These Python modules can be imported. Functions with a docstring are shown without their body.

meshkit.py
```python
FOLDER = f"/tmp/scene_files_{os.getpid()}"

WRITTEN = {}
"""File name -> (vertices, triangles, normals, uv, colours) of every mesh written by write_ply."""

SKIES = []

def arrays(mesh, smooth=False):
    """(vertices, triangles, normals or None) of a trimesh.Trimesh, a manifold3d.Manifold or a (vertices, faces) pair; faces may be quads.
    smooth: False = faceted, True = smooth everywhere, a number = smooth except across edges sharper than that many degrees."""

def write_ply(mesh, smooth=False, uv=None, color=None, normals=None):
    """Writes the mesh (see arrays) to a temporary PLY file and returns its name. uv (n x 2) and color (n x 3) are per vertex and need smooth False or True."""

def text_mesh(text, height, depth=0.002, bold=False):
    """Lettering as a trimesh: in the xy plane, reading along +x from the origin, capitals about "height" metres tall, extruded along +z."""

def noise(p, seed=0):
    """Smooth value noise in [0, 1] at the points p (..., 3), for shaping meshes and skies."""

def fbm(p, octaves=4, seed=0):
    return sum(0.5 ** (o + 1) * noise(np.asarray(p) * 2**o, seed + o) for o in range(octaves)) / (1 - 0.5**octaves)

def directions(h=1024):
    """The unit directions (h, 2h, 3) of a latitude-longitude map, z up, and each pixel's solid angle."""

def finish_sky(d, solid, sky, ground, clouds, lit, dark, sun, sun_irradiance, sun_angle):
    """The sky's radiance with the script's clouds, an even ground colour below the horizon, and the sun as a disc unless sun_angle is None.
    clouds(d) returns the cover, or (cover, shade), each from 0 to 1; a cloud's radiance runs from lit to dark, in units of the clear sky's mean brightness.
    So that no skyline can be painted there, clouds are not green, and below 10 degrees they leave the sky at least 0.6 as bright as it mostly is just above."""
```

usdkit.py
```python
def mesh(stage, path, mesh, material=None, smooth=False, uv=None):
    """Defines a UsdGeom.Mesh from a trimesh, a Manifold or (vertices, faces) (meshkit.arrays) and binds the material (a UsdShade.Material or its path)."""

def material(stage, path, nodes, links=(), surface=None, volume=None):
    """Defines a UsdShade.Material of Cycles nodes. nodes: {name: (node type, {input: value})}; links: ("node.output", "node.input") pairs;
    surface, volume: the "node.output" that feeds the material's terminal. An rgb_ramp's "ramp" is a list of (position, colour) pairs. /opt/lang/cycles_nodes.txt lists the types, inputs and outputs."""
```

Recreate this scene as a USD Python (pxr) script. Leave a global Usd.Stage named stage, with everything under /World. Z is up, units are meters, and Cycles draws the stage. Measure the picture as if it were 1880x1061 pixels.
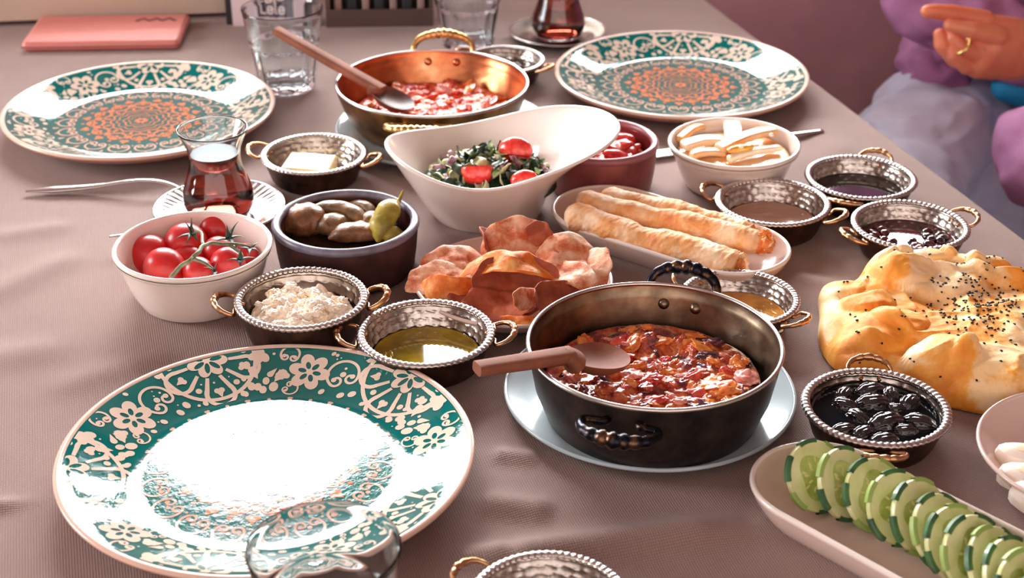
import math, numpy as np, trimesh, usdkit, meshkit
import manifold3d as m3
from shapely import affinity
from shapely.geometry import Point, LineString, Polygon, MultiPoint
from shapely.ops import unary_union
from pxr import Usd, UsdGeom, UsdLux, UsdShade, Gf, Sdf, Vt
stage = Usd.Stage.CreateInMemory()
UsdGeom.SetStageUpAxis(stage, 'Z'); UsdGeom.SetStageMetersPerUnit(stage, 1.0)
UsdGeom.Xform.Define(stage, '/World'); UsdGeom.Scope.Define(stage, '/World/Looks')
PI = math.pi
T = 0.75                                             # table top height; every loc below is given above it
# ------------------------------------------------------------------ camera, light, exposure
CAMF, PITCH, ROLL, CAMH = 2803.56, .48726458, -.00241273, .579
cam = UsdGeom.Camera.Define(stage, '/World/camera')
fw = np.array([0, math.cos(PITCH), -math.sin(PITCH)]); up = np.array([0, math.sin(PITCH), math.cos(PITCH)]); rt = np.array([1., 0, 0])
c_, s_ = math.cos(ROLL), math.sin(ROLL)
R2, U2 = c_*rt - s_*(-up)*-1, None
R2 = c_*rt + s_*up*-1; U2 = s_*rt + c_*up
cam.AddTransformOp().Set(Gf.Matrix4d(*R2, 0, *U2, 0, *(-fw), 0, 0, 0, T+CAMH, 1))
cam.CreateHorizontalApertureAttr(36.0); cam.CreateVerticalApertureAttr(36.0*1061/1880)
cam.CreateFocalLengthAttr(CAMF*36/1880); cam.CreateFStopAttr(9.0); cam.CreateFocusDistanceAttr(1.10)
cam.CreateExposureAttr(0.14)
WA = math.atan(.14); WDIR = np.array([math.cos(WA), math.sin(WA)]); WN = np.array([-math.sin(WA), math.cos(WA)])
def wall_pt(s, off=0.): return np.array([0, 2.22]) + WDIR*s + WN*off
dome = UsdLux.DomeLight.Define(stage, '/World/sky'); dome.CreateColorAttr(Gf.Vec3f(1.0, .84, .78)); dome.CreateIntensityAttr(.54)
day = UsdLux.RectLight.Define(stage, '/World/daylight'); day.CreateWidthAttr(2.3); day.CreateHeightAttr(1.3)
day.CreateColorAttr(Gf.Vec3f(.97, 1.0, 1.0)); day.CreateIntensityAttr(37.0)
p_ = wall_pt(-.1, .45); day.AddTranslateOp().Set(Gf.Vec3d(p_[0], p_[1], T+.85)); day.AddRotateZOp().Set(math.degrees(WA)); day.AddRotateXOp().Set(-90.0)

LY0, LY1, LZ0, LZ1 = .80, 1.78, .10, 1.45           # window in the left wall
day2 = UsdLux.RectLight.Define(stage, '/World/daylight_left'); day2.CreateWidthAttr(1.4); day2.CreateHeightAttr(1.7)
day2.CreateColorAttr(Gf.Vec3f(.98, 1.0, 1.0)); day2.CreateIntensityAttr(19.0)
day2.AddTranslateOp().Set(Gf.Vec3d(-2.75, (LY0+LY1)/2, T+.8)); day2.AddRotateZOp().Set(90.0); day2.AddRotateXOp().Set(-90.0)

# ------------------------------------------------------------------ helpers
used = {}
def numbered(path):
    if path not in used: used[path] = 0; return path
    used[path] += 1; return f'{path}_{used[path]:03d}'
def tag(prim, label=None, cat=None, group=None, kind=None):
    for k, v in (('label', label), ('category', cat), ('group', group), ('kind', kind)):
        if v: prim.SetCustomDataByKey(k, v)
    return prim
def place(x, loc, rz=0, sc=1.):
    x.AddTranslateOp().Set(Gf.Vec3d(float(loc[0]), float(loc[1]), float(loc[2])+T))
    if rz: x.AddRotateZOp().Set(math.degrees(rz))
    if np.ndim(sc) or sc != 1.: x.AddScaleOp().Set(Gf.Vec3f(*(np.ones(3)*sc)))
def thing(name, label, cat, loc=(0, 0, 0), rz=0, group=None, sc=1., kind=None):
    x = UsdGeom.Xform.Define(stage, numbered('/World/'+name)); place(x, loc, rz, sc)
    return tag(x.GetPrim(), label, cat, group, kind)
def part(parent, name, mesh, mat, smooth=40, label=None, kind=None, normals=None):
    m = usdkit.mesh(stage, numbered(f'{parent.GetPath()}/{name}'), mesh, M[mat], smooth=smooth if normals is None else False)
    if normals is not None:
        m.CreateNormalsAttr(Vt.Vec3fArray.FromNumpy(np.asarray(normals, np.float32))); m.SetNormalsInterpolation('vertex')
    return tag(m.GetPrim(), label, None, None, kind)
def dup(root, label, loc, rz=0, group=None, sc=1.):
    was = root.GetCustomData()
    r = thing(root.GetName(), label, was['category'], loc, rz, group or was.get('group'), sc)
    r.GetReferences().AddInternalReference(root.GetPath()); r.SetInstanceable(True)
    return r
def struct(name, mesh, mat, smooth=False):
    m = usdkit.mesh(stage, '/World/'+name, mesh, M[mat], smooth=smooth); return tag(m.GetPrim(), kind='structure')
rng = np.random.default_rng(7)
def unproj(u, v, z=0.):                               # table point under a point of the photograph, used once to measure the layout
    a, b = (u-940)/CAMF, (v-530.5)/CAMF
    x = c_*a + s_*b; y = -s_*a + c_*b
    d = np.array([x, math.cos(PITCH)-y*math.sin(PITCH), -math.sin(PITCH)-y*math.cos(PITCH)])
    k = (z-CAMH)/d[2]; return np.array([d[0]*k, d[1]*k, z])
def cat_(*ms): return trimesh.util.concatenate([m for m in ms])
def tri(v, f): return trimesh.Trimesh(np.asarray(v, float), np.asarray(f, int), process=False)
def gridfaces(n, m, wrap):                            # n rows of m points
    i, j = np.meshgrid(np.arange(n-1), np.arange(m if wrap else m-1), indexing='ij')
    a, b = i*m+j, i*m+(j+1) % m; c, d = b+m, a+m
    return np.concatenate([np.stack([a, b, c], -1).reshape(-1, 3), np.stack([a, c, d], -1).reshape(-1, 3)])
def lathe(prof, n=96, fn=None):
    """Profile of (r, z); with fn(theta, row, r, z) -> (r, z) to displace."""
    prof = np.asarray(prof, float); th = np.linspace(0, 2*PI, n, endpoint=False)
    r = np.repeat(prof[:, :1], n, 1); z = np.repeat(prof[:, 1:], n, 1)
    if fn: r, z = fn(th[None, :], np.arange(len(prof))[:, None], r, z)
    v = np.stack([r*np.cos(th), r*np.sin(th), z], -1).reshape(-1, 3)
    m = trimesh.Trimesh(v, gridfaces(len(prof), n, True), process=True)
    m.update_faces(m.nondegenerate_faces()); m.remove_unreferenced_vertices(); return m
def dense(pts, k=6):                                  # smooth curve through the points
    from scipy.interpolate import CubicSpline
    pts = np.asarray(pts, float); d = np.r_[0, np.cumsum(np.linalg.norm(np.diff(pts, axis=0), axis=1))]
    return CubicSpline(d, pts)(np.linspace(0, d[-1], k*(len(pts)-1)+1))
def sweep(path, rad, sides=10, squash=1., upv=(0, 0, 1), fn=None):
    """Tube along a path; rad a number or one per point; squash flattens it along its own 'up'."""
    p = np.asarray(path, float); n = len(p); rad = np.broadcast_to(np.asarray(rad, float), (n,))
    t = np.gradient(p, axis=0); t /= np.linalg.norm(t, axis=1, keepdims=True)+1e-12
    b = np.cross(t, np.asarray(upv, float)); b /= np.linalg.norm(b, axis=1, keepdims=True)+1e-9; u = np.cross(b, t)
    a = np.linspace(0, 2*PI, sides, endpoint=False)
    rr = rad[:, None]*np.ones(sides)
    if fn is not None: rr = fn(np.linspace(0, 1, n)[:, None], a[None, :], rr)
    v = p[:, None]+rr[..., None]*(np.cos(a)[None, :, None]*b[:, None]+squash*np.sin(a)[None, :, None]*u[:, None])
    f = gridfaces(n, sides, True); V = np.vstack([v.reshape(-1, 3), p[0], p[-1]]); k = n*sides
    j = np.arange(sides); f = np.vstack([f, np.stack([np.full(sides, k), (j+1) % sides, j], 1), np.stack([np.full(sides, k+1), k-sides+j, k-sides+(j+1) % sides], 1)])
    m = tri(V, f); 
    if m.volume < 0: m.invert()
    return m
def blob(scale, amp=.12, freq=2.2, sub=3, seed=0, octv=3):
    m = trimesh.creation.icosphere(sub, 1.0); v = np.array(m.vertices)
    v *= (1+amp*2*(meshkit.fbm(v*freq+seed*7.3+20, octv, seed)-.5))[:, None]
    return tri(v*np.asarray(scale, float), m.faces)
def rot(m, ax=0, ay=0, az=0):
    m = m.copy(); m.apply_transform(trimesh.transformations.euler_matrix(ax, ay, az)); return m
def mv(m, x, y, z): m = m.copy(); m.apply_translation([x, y, z]); return m
def sheet(outline, hfn, th=.001, nr=6):
    """A thin curved piece: outline (k, 2) around the origin, hfn(x, y) -> (x, y, z) of its middle surface, thickness th."""
    o = np.asarray(outline, float); k = len(o); s = np.linspace(0, 1, nr+1)[1:]
    flat = np.vstack([[0, 0], (s[:, None, None]*o[None]).reshape(-1, 2)])
    P = np.asarray(hfn(flat[:, 0], flat[:, 1]), float).T if True else None
    j = np.arange(k); f = [np.stack([np.zeros(k, int), 1+j, 1+(j+1) % k], 1)]
    for r in range(nr-1):
        a = 1+r*k+j; b = 1+r*k+(j+1) % k; f += [np.stack([a, a+k, b+k], 1), np.stack([a, b+k, b], 1)]
    f = np.vstack(f); m = tri(P, f); n = np.array(m.vertex_normals); N = len(P)
    t = np.broadcast_to(np.asarray(th, float), (N,)).copy(); t[-k:] *= .45
    V = np.vstack([P+n*t[:, None]/2, P-n*t[:, None]/2]); e = 1+(nr-1)*k+j; e2 = 1+(nr-1)*k+(j+1) % k
    F = np.vstack([f, f[:, ::-1]+N, np.stack([e, e+N, e2+N], 1), np.stack([e, e2+N, e2], 1)])
    return tri(V, F)
def rbox(x, y, z, r=.003, seg=4, c=(0, 0, 0)):        # rounded box, base at z = 0 when c is left out
    r = min(r, x/2.01, y/2.01, z/2.01); s = m3.Manifold.sphere(r, 4*seg)
    m = m3.Manifold.batch_hull([s.translate([i*(x/2-r), j*(y/2-r), k]) for i in (-1, 1) for j in (-1, 1) for k in (r, z-r)]).translate(list(c))
    me = m.to_mesh(); return tri(me.vert_properties[:, :3], me.tri_verts)
def to_tri(man): me = man.to_mesh(); return tri(me.vert_properties[:, :3], me.tri_verts)
def box(x0, x1, y0, y1, z0, z1): return mv(trimesh.creation.box([x1-x0, y1-y0, z1-z0]), (x0+x1)/2, (y0+y1)/2, (z0+z1)/2)
def arc(cr, cz, r, a0, a1, n=6): a = np.radians(np.linspace(a0, a1, n)); return [(cr+r*math.cos(t), cz+r*math.sin(t)) for t in a]

# ------------------------------------------------------------------ materials
M = {}
def srgb(c):
    c = np.asarray(c, float)/255.; return tuple(np.where(c <= .04045, c/12.92, ((c+.055)/1.055)**2.4))
def mat(name, color=(200, 200, 200), rough=.5, metal=0, bump=None, ramp=None, scale=30, detail=4, dist=0., tex='noise', vor=None, **kw):
    """color and ramp stops in sRGB 0-255; bump = (scale, strength, distance)."""
    nodes = {'p': ('principled_bsdf', {'base_color': srgb(color), 'roughness': rough, 'metallic': metal, **kw})}; links = []
    if ramp or bump: nodes['tc'] = ('texture_coordinate', {})
    if ramp:
        nodes['n'] = ('noise_texture', {'scale': scale, 'detail': detail, 'roughness': .6, 'distortion': dist})
        nodes['r'] = ('rgb_ramp', {'ramp': [(p, srgb(c)) for p, c in ramp]})
        links += [('tc.object', 'n.vector'), ('n.fac', 'r.fac'), ('r.color', 'p.base_color')]
    if bump:
        nodes['bn'] = ('noise_texture', {'scale': bump[0], 'detail': 4, 'roughness': .6}); nodes['b'] = ('bump', {'strength': bump[1], 'distance': bump[2]})
        links += [('tc.object', 'bn.vector'), ('bn.fac', 'b.height'), ('b.normal', 'p.normal')]
    M[name] = usdkit.material(stage, '/World/Looks/'+name, nodes, links, surface='p.BSDF'); return M[name]
def cloth_mat(name, c0, c1, period):
    sc = .314/period
    nodes = {'g': ('geometry', {}), 'wx': ('wave_texture', {'bands_direction': 'x', 'scale': sc, 'distortion': .6, 'detail': 2, 'detail_scale': 1.5}),
             'wy': ('wave_texture', {'bands_direction': 'y', 'scale': sc*1.0, 'distortion': .6, 'detail': 2, 'detail_scale': 1.5}),
             'mx': ('math', {'math_type': 'multiply'}), 'nz': ('noise_texture', {'scale': 14., 'detail': 5, 'roughness': .65}),
             'ad': ('math', {'math_type': 'multiply_add', 'value2': .55, 'value3': .2}), 'ad2': ('math', {'math_type': 'multiply_add', 'value2': .3}),
             'r': ('rgb_ramp', {'ramp': [(0, srgb(c0)), (1, srgb(c1))]}), 'b': ('bump', {'strength': .55, 'distance': .0006}),
             'mp': ('mapping', {'rotation': (0, 0, -.28)}),
             'p': ('principled_bsdf', {'roughness': .85, 'sheen_weight': .15, 'specular_ior_level': .25})}
    links = [('g.position', 'mp.vector'), ('mp.vector', 'wx.vector'), ('mp.vector', 'wy.vector'), ('g.position', 'nz.vector'), ('wx.fac', 'mx.value1'), ('wy.fac', 'mx.value2'),
             ('mx.value', 'ad.value1'), ('nz.fac', 'ad2.value1'), ('ad.value', 'ad2.value3'), ('ad2.value', 'r.fac'), ('r.color', 'p.base_color'),
             ('mx.value', 'b.height'), ('b.normal', 'p.normal')]
    M[name] = usdkit.material(stage, '/World/Looks/'+name, nodes, links, surface='p.BSDF')
cloth_mat('linen', (116, 90, 84), (172, 146, 138), .0017)
mat('plaster', (150, 112, 100), .8, bump=(20, .2, .003)); mat('dark_wainscot', (206, 156, 162), .7, ramp=[(.3, (194, 144, 150)), (.7, (216, 168, 172))], scale=5)
mat('floor_wood', (90, 62, 50), .6); mat('ceiling_paint', (180, 160, 150), .9)
mat('sill_paint', (205, 182, 165), .5, bump=(30, .15, .002)); mat('frame_paint', (70, 52, 46), .5)
mat('curtain_cloth', (64, 44, 42), .9)
mat('table_wood', (96, 66, 50), .5)
mat('teal_glaze', (8, 104, 100), .06, bump=(160, .10, .0010), coat_weight=.4, coat_roughness=.04)
mat('cream_print', (232, 208, 190), .06, bump=(160, .10, .0010), coat_weight=.4, coat_roughness=.04)
mat('rose_print', (222, 176, 156), .06, bump=(160, .10, .0010), coat_weight=.4, coat_roughness=.04)
mat('orange_print', (222, 128, 88), .06, bump=(160, .10, .0010), coat_weight=.4, coat_roughness=.04)
mat('lip_clay', (204, 150, 128), .35); mat('lip_cream', (226, 190, 172), .15)
mat('blue_plate', (172, 186, 192), .12, coat_weight=.3)
mat('white_ceramic', (236, 222, 214), .14, coat_weight=.4, coat_roughness=.05)
mat('warm_ceramic', (220, 194, 184), .16, coat_weight=.3, coat_roughness=.06)
mat('clay', (70, 44, 42), .6, specular_ior_level=.25, ramp=[(.35, (58, 36, 34)), (.65, (80, 50, 46))], scale=40, bump=(90, .25, .0008))
mat('clay_rim', (110, 104, 122), .35, ramp=[(.3, (86, 84, 104)), (.7, (138, 128, 140))], scale=60)
mat('red_clay', (128, 62, 62), .4, ramp=[(.35, (112, 54, 56)), (.65, (146, 78, 76))], scale=40)
mat('tin', (196, 186, 178), .24, 1, ramp=[(.3, (160, 148, 140)), (.7, (212, 204, 198))], scale=90, bump=(150, .12, .0006))
mat('tin_rim', (206, 198, 194), .28, 1)
mat('dark_copper', (74, 54, 48), .42, .85, ramp=[(.35, (48, 36, 34)), (.7, (104, 74, 62))], scale=50)
mat('brass', (214, 164, 118), .3, 1, ramp=[(.3, (176, 122, 84)), (.7, (226, 180, 136))], scale=120)
mat('gilt', (222, 178, 112), .3, 1, ramp=[(.3, (150, 104, 58)), (.7, (236, 196, 132))], scale=90)
mat('iron', (46, 44, 50), .3, 1, ramp=[(.5, (38, 38, 46)), (.8, (150, 110, 74))], scale=110)
mat('pan_inside', (158, 138, 116), .33, 1, ramp=[(.3, (108, 92, 78)), (.55, (160, 140, 118)), (.8, (186, 168, 148))], scale=34, bump=(120, .12, .0006))
mat('pan_outside', (52, 46, 46), .4, .7, ramp=[(.35, (36, 34, 36)), (.7, (78, 64, 58))], scale=40)
mat('copper_inside', (206, 126, 84), .3, 1, ramp=[(.3, (176, 84, 54)), (.6, (214, 140, 96)), (.8, (232, 196, 150))], scale=26)
mat('copper_outside', (120, 86, 56), .36, .95, ramp=[(.3, (70, 50, 40)), (.6, (150, 108, 64)), (.8, (190, 150, 90))], scale=30)
mat('steel', (200, 192, 188), .2, 1); mat('dark_steel', (120, 104, 94), .25, 1)
mat('wood_spoon', (140, 84, 62), .7, specular_ior_level=.25, ramp=[(.3, (110, 62, 46)), (.7, (156, 96, 72))], scale=25, detail=8, bump=(200, .2, .0006))
mat('spoon_bowl', (104, 66, 58), .5, ramp=[(.3, (84, 52, 48)), (.7, (120, 78, 66))], scale=40)
mat('tomato', (198, 30, 34), .34, coat_weight=.25, coat_roughness=.2, ramp=[(.3, (180, 20, 28)), (.75, (208, 44, 40))], scale=40, subsurface_weight=.12, subsurface_scale=.006)
mat('vine', (98, 106, 78), .55, ramp=[(.3, (66, 82, 58)), (.7, (142, 142, 108))], scale=200); mat('sepal', (38, 62, 48), .5)
mat('chip', (198, 108, 66), .62, ramp=[(.28, (160, 66, 36)), (.42, (206, 110, 66)), (.52, (230, 164, 126)), (.7, (242, 208, 184))], scale=64, detail=6, bump=(380, .5, .001))
mat('chip_dark', (160, 76, 46), .62, ramp=[(.25, (118, 48, 32)), (.5, (168, 76, 44)), (.75, (206, 120, 84))], scale=42, detail=6, bump=(380, .5, .001))
mat('chip_orange', (226, 120, 40), .6, ramp=[(.28, (186, 74, 24)), (.46, (228, 116, 34)), (.6, (240, 166, 92)), (.75, (244, 214, 186))], scale=60, detail=6, bump=(380, .5, .001))
mat('pastry', (230, 170, 116), .6, ramp=[(.30, (214, 128, 64)), (.45, (234, 168, 106)), (.62, (246, 212, 176))], scale=38, detail=6, bump=(260, .4, .0012))
mat('pastry_filling', (206, 96, 40), .5, ramp=[(.3, (190, 80, 34)), (.7, (232, 160, 70))], scale=120)
mat('bread', (244, 196, 136), .6, ramp=[(.38, (228, 136, 36)), (.49, (240, 164, 66)), (.56, (246, 204, 146)), (.72, (250, 226, 190))], scale=19, detail=5, dist=.4, bump=(130, .3, .0015))
mat('seed_black', (26, 22, 24), .5)
mat('butter', (246, 218, 170), .45, bump=(120, .2, .0008), subsurface_weight=.2, subsurface_scale=.006)
mat('cheese', (248, 232, 212), .6, ramp=[(.28, (244, 206, 156)), (.5, (249, 234, 216))], scale=60, bump=(260, .5, .0012))
mat('cheese_orange', (240, 186, 118), .3, ramp=[(.3, (236, 160, 70)), (.7, (246, 214, 172))], scale=34, coat_weight=.4)
mat('cheese_pale', (246, 222, 190), .35, coat_weight=.3); mat('apricot', (240, 164, 40), .2, coat_weight=.6, ramp=[(.3, (214, 120, 20)), (.7, (250, 196, 60))], scale=60)
mat('oil', (170, 140, 12), .03, coat_weight=1., coat_roughness=.01, ramp=[(.3, (92, 72, 8)), (.7, (196, 164, 20))], scale=22)
mat('tahini', (196, 150, 126), .12, coat_weight=.5); mat('molasses', (20, 14, 14), .03, coat_weight=1., coat_roughness=.01)
mat('jam', (58, 14, 22), .08, coat_weight=1., coat_roughness=.04, ramp=[(.4, (34, 8, 16)), (.75, (130, 24, 26))], scale=90)
mat('honey', (214, 140, 50), .08, coat_weight=1., coat_roughness=.03, ramp=[(.35, (150, 92, 34)), (.65, (232, 160, 60))], scale=40); mat('cream', (244, 234, 222), .3, coat_weight=.4)
mat('olive', (12, 11, 15), .10, coat_weight=1., coat_roughness=.03, bump=(160, .5, .002)); mat('brine', (8, 16, 20), .06, coat_weight=.6)
mat('brown_olive', (70, 44, 36), .25, coat_weight=.5, ramp=[(.35, (36, 24, 24)), (.7, (126, 84, 68))], scale=90)
mat('pepper', (120, 92, 56), .42, coat_weight=.12, ramp=[(.3, (84, 58, 40)), (.55, (142, 104, 60)), (.78, (206, 176, 150))], scale=55, detail=6, bump=(220, .4, .0015))
mat('pepper_green', (166, 146, 48), .4, coat_weight=.12, ramp=[(.3, (120, 104, 36)), (.6, (184, 162, 56)), (.8, (210, 190, 120))], scale=60, bump=(220, .3, .0012))
mat('aubergine', (110, 72, 50), .42, coat_weight=.12, ramp=[(.3, (66, 44, 36)), (.55, (150, 96, 50)), (.78, (196, 160, 146))], scale=48, detail=6, bump=(220, .4, .0015))
mat('broth', (58, 40, 30), .1, coat_weight=.6)
mat('egg_tomato', (226, 84, 50), .3, coat_weight=.3, ramp=[(.3, (186, 28, 22)), (.45, (226, 62, 32)), (.60, (242, 124, 44)), (.72, (238, 128, 90)), (.88, (246, 196, 160))], scale=75, detail=5, bump=(260, .5, .002))
mat('egg_dark', (190, 80, 50), .2, coat_weight=.6, ramp=[(.3, (58, 22, 34)), (.42, (120, 40, 36)), (.52, (196, 78, 44)), (.62, (226, 128, 62)), (.74, (214, 130, 110)), (.85, (232, 176, 160))], scale=70, detail=6, bump=(260, .55, .002))
mat('chunk_red', (206, 44, 36), .3, coat_weight=.25, ramp=[(.35, (180, 26, 30)), (.7, (232, 92, 66))], scale=120); mat('chunk_orange', (232, 128, 48), .3, coat_weight=.25, ramp=[(.35, (214, 92, 40)), (.7, (244, 160, 70))], scale=120)
mat('chunk_plum', (62, 28, 42), .18, coat_weight=.7, ramp=[(.35, (40, 18, 30)), (.75, (120, 64, 76))], scale=120); mat('chunk_pink', (236, 150, 136), .35, coat_weight=.15, ramp=[(.35, (222, 110, 96)), (.7, (246, 190, 180))], scale=120)
mat('leaf_dark', (34, 58, 40), .4, ramp=[(.3, (20, 36, 30)), (.7, (56, 84, 50))], scale=90, coat_weight=.2); mat('leaf_mid', (104, 132, 70), .4, ramp=[(.3, (62, 94, 50)), (.7, (156, 176, 100))], scale=90, coat_weight=.2)
mat('leaf_pale', (206, 204, 150), .4, ramp=[(.3, (166, 172, 104)), (.7, (232, 226, 190))], scale=90); mat('leaf_purple', (150, 84, 100), .4, ramp=[(.3, (96, 44, 66)), (.7, (220, 176, 180))], scale=110)
mat('tomato_cut', (222, 52, 46), .2, coat_weight=.5, ramp=[(.35, (206, 30, 36)), (.7, (236, 84, 62))], scale=160, bump=(400, .3, .001))
mat('cuc_flesh', (206, 210, 146), .3, coat_weight=.3, ramp=[(.3, (188, 198, 120)), (.7, (222, 220, 176))], scale=60); mat('cuc_core', (168, 180, 92), .3, coat_weight=.4, ramp=[(.3, (142, 158, 70)), (.7, (192, 198, 124))], scale=130)
mat('cuc_peel', (42, 84, 54), .4, coat_weight=.3, ramp=[(.3, (28, 62, 46)), (.7, (76, 124, 70))], scale=80); mat('cuc_peel_light', (150, 176, 96), .4); mat('cuc_seed', (214, 206, 140), .4)
mat('radish', (246, 226, 214), .4, subsurface_weight=.2, subsurface_scale=.006, bump=(90, .2, .001))
mat('pink_case', (214, 128, 120), .42, bump=(300, .15, .0006)); mat('logo_dark', (92, 52, 56), .5)
mat('card_white', (222, 200, 204), .6); mat('card_dark', (60, 44, 62), .6); mat('ink_white', (226, 206, 206), .6); mat('black_plastic', (38, 36, 38), .4)
mat('rack_wood', (92, 70, 64), .55); mat('sachet_grey', (170, 138, 132), .5); mat('sachet_dark', (44, 46, 52), .5)
mat('skin', (206, 120, 88), .45, ramp=[(.3, (198, 108, 78)), (.7, (216, 136, 104))], scale=24, subsurface_weight=.25, subsurface_scale=.01)
mat('purple_cloth', (168, 110, 152), .8, bump=(300, .3, .001)); mat('jeans', (206, 206, 226), .8, ramp=[(.3, (186, 188, 214)), (.7, (222, 222, 238))], scale=9, bump=(500, .3, .001))
mat('blue_cloth', (20, 140, 190), .7); mat('hair', (48, 34, 30), .5); mat('gold', (240, 214, 130), .25, 1); mat('eye_white', (230, 225, 220), .3); mat('shoe', (50, 40, 40), .5)
mat('bench_wood', (84, 60, 56), .6)
def glass_mat(name, color=(255, 255, 255), absorb=None, ior=1.5, rough=0.):
    nodes = {'p': ('principled_bsdf', {'base_color': srgb(color), 'roughness': rough, 'transmission_weight': 1., 'ior': ior})}
    if absorb: nodes['v'] = ('absorption_volume', {'color': absorb[0], 'density': absorb[1]})
    M[name] = usdkit.material(stage, '/World/Looks/'+name, nodes, [], surface='p.BSDF', volume='v.volume' if absorb else None)
glass_mat('glass', (246, 252, 255)); glass_mat('tea', (255, 244, 236), ((.82, .20, .03), 52.), 1.33)
M['pane_glass'] = usdkit.material(stage, '/World/Looks/pane_glass', {'f': ('fresnel', {'IOR': 1.45}), 't': ('transparent_bsdf', {'color': (1, 1, 1)}), 'g': ('glossy_bsdf', {'color': (1, 1, 1), 'roughness': 0.}), 'm': ('mix_closure', {})},
    [('f.fac', 'm.fac'), ('t.BSDF', 'm.closure1'), ('g.BSDF', 'm.closure2')], surface='m.closure')

# ------------------------------------------------------------------ setting
def on_wall(m):                                       # local (s along the wall, o outwards, z above the table) to the world
    v = np.array(m.vertices); w = np.array([0, 2.22])+v[:, :1]*WDIR+v[:, 1:2]*WN
    return tri(np.c_[w, v[:, 2]+T], m.faces)
X0, X1, Z0, Z1 = -.80, .78, .34, 1.12                 # the window opening
struct('wall_back', on_wall(cat_(box(-2.4, X0, 0, .2, -T, 1.9), box(X1, 2.4, 0, .2, -T, 1.9), box(X0, X1, 0, .2, -T, Z0), box(X0, X1, 0, .2, Z1, 1.9))), 'dark_wainscot')
struct('floor', box(-2.5, 2.5, -1.6, 2.85, -.05, 0), 'floor_wood')
struct('ceiling', box(-2.5, 2.5, -1.6, 2.9, 2.66, 2.72), 'ceiling_paint')
struct('wall_left', cat_(box(-2.5, -2.38, -1.6, LY0, 0, 2.66), box(-2.5, -2.38, LY1, 1.9, 0, 2.66), box(-2.5, -2.38, LY0, LY1, 0, T+LZ0), box(-2.5, -2.38, LY0, LY1, T+LZ1, 2.66)), 'plaster')
w2 = UsdGeom.Xform.Define(stage, '/World/window_2').GetPrim(); tag(w2, kind='structure'); ym = (LY0+LY1)/2
part(w2, 'window_frame', cat_(box(-2.47, -2.41, LY0, LY1, T+LZ0, T+LZ0+.05), box(-2.47, -2.41, LY0, LY1, T+LZ1-.05, T+LZ1), box(-2.469, -2.411, LY0, LY0+.05, T+LZ0+.05, T+LZ1-.05), box(-2.469, -2.411, LY1-.05, LY1, T+LZ0+.05, T+LZ1-.05)), 'frame_paint', False)
part(w2, 'mullion', box(-2.468, -2.412, ym-.025, ym+.025, T+LZ0+.05, T+LZ1-.05), 'frame_paint', False)
for a, b in ((LY0+.05, ym-.025), (ym+.025, LY1-.05)): part(w2, 'pane', box(-2.442, -2.438, a, b, T+LZ0+.05, T+LZ1-.05), 'pane_glass', False)
struct('wall_right', box(2.34, 2.5, -1.6, 2.5, 0, 2.66), 'plaster')
w = UsdGeom.Xform.Define(stage, '/World/window_1').GetPrim(); tag(w, kind='structure')
fr = .05
part(w, 'window_frame', on_wall(cat_(box(X0, X1, .02, .09, Z0, Z0+fr), box(X0, X1, .02, .09, Z1-fr, Z1), box(X0, X0+fr, .021, .089, Z0+fr, Z1-fr), box(X1-fr, X1, .021, .089, Z0+fr, Z1-fr))), 'frame_paint', False)
for s, wd in ((-.17, .055), (.30, .04)): part(w, 'mullion', on_wall(box(s-wd/2, s+wd/2, .022, .088, Z0+fr, Z1-fr)), 'frame_paint', False)
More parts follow.
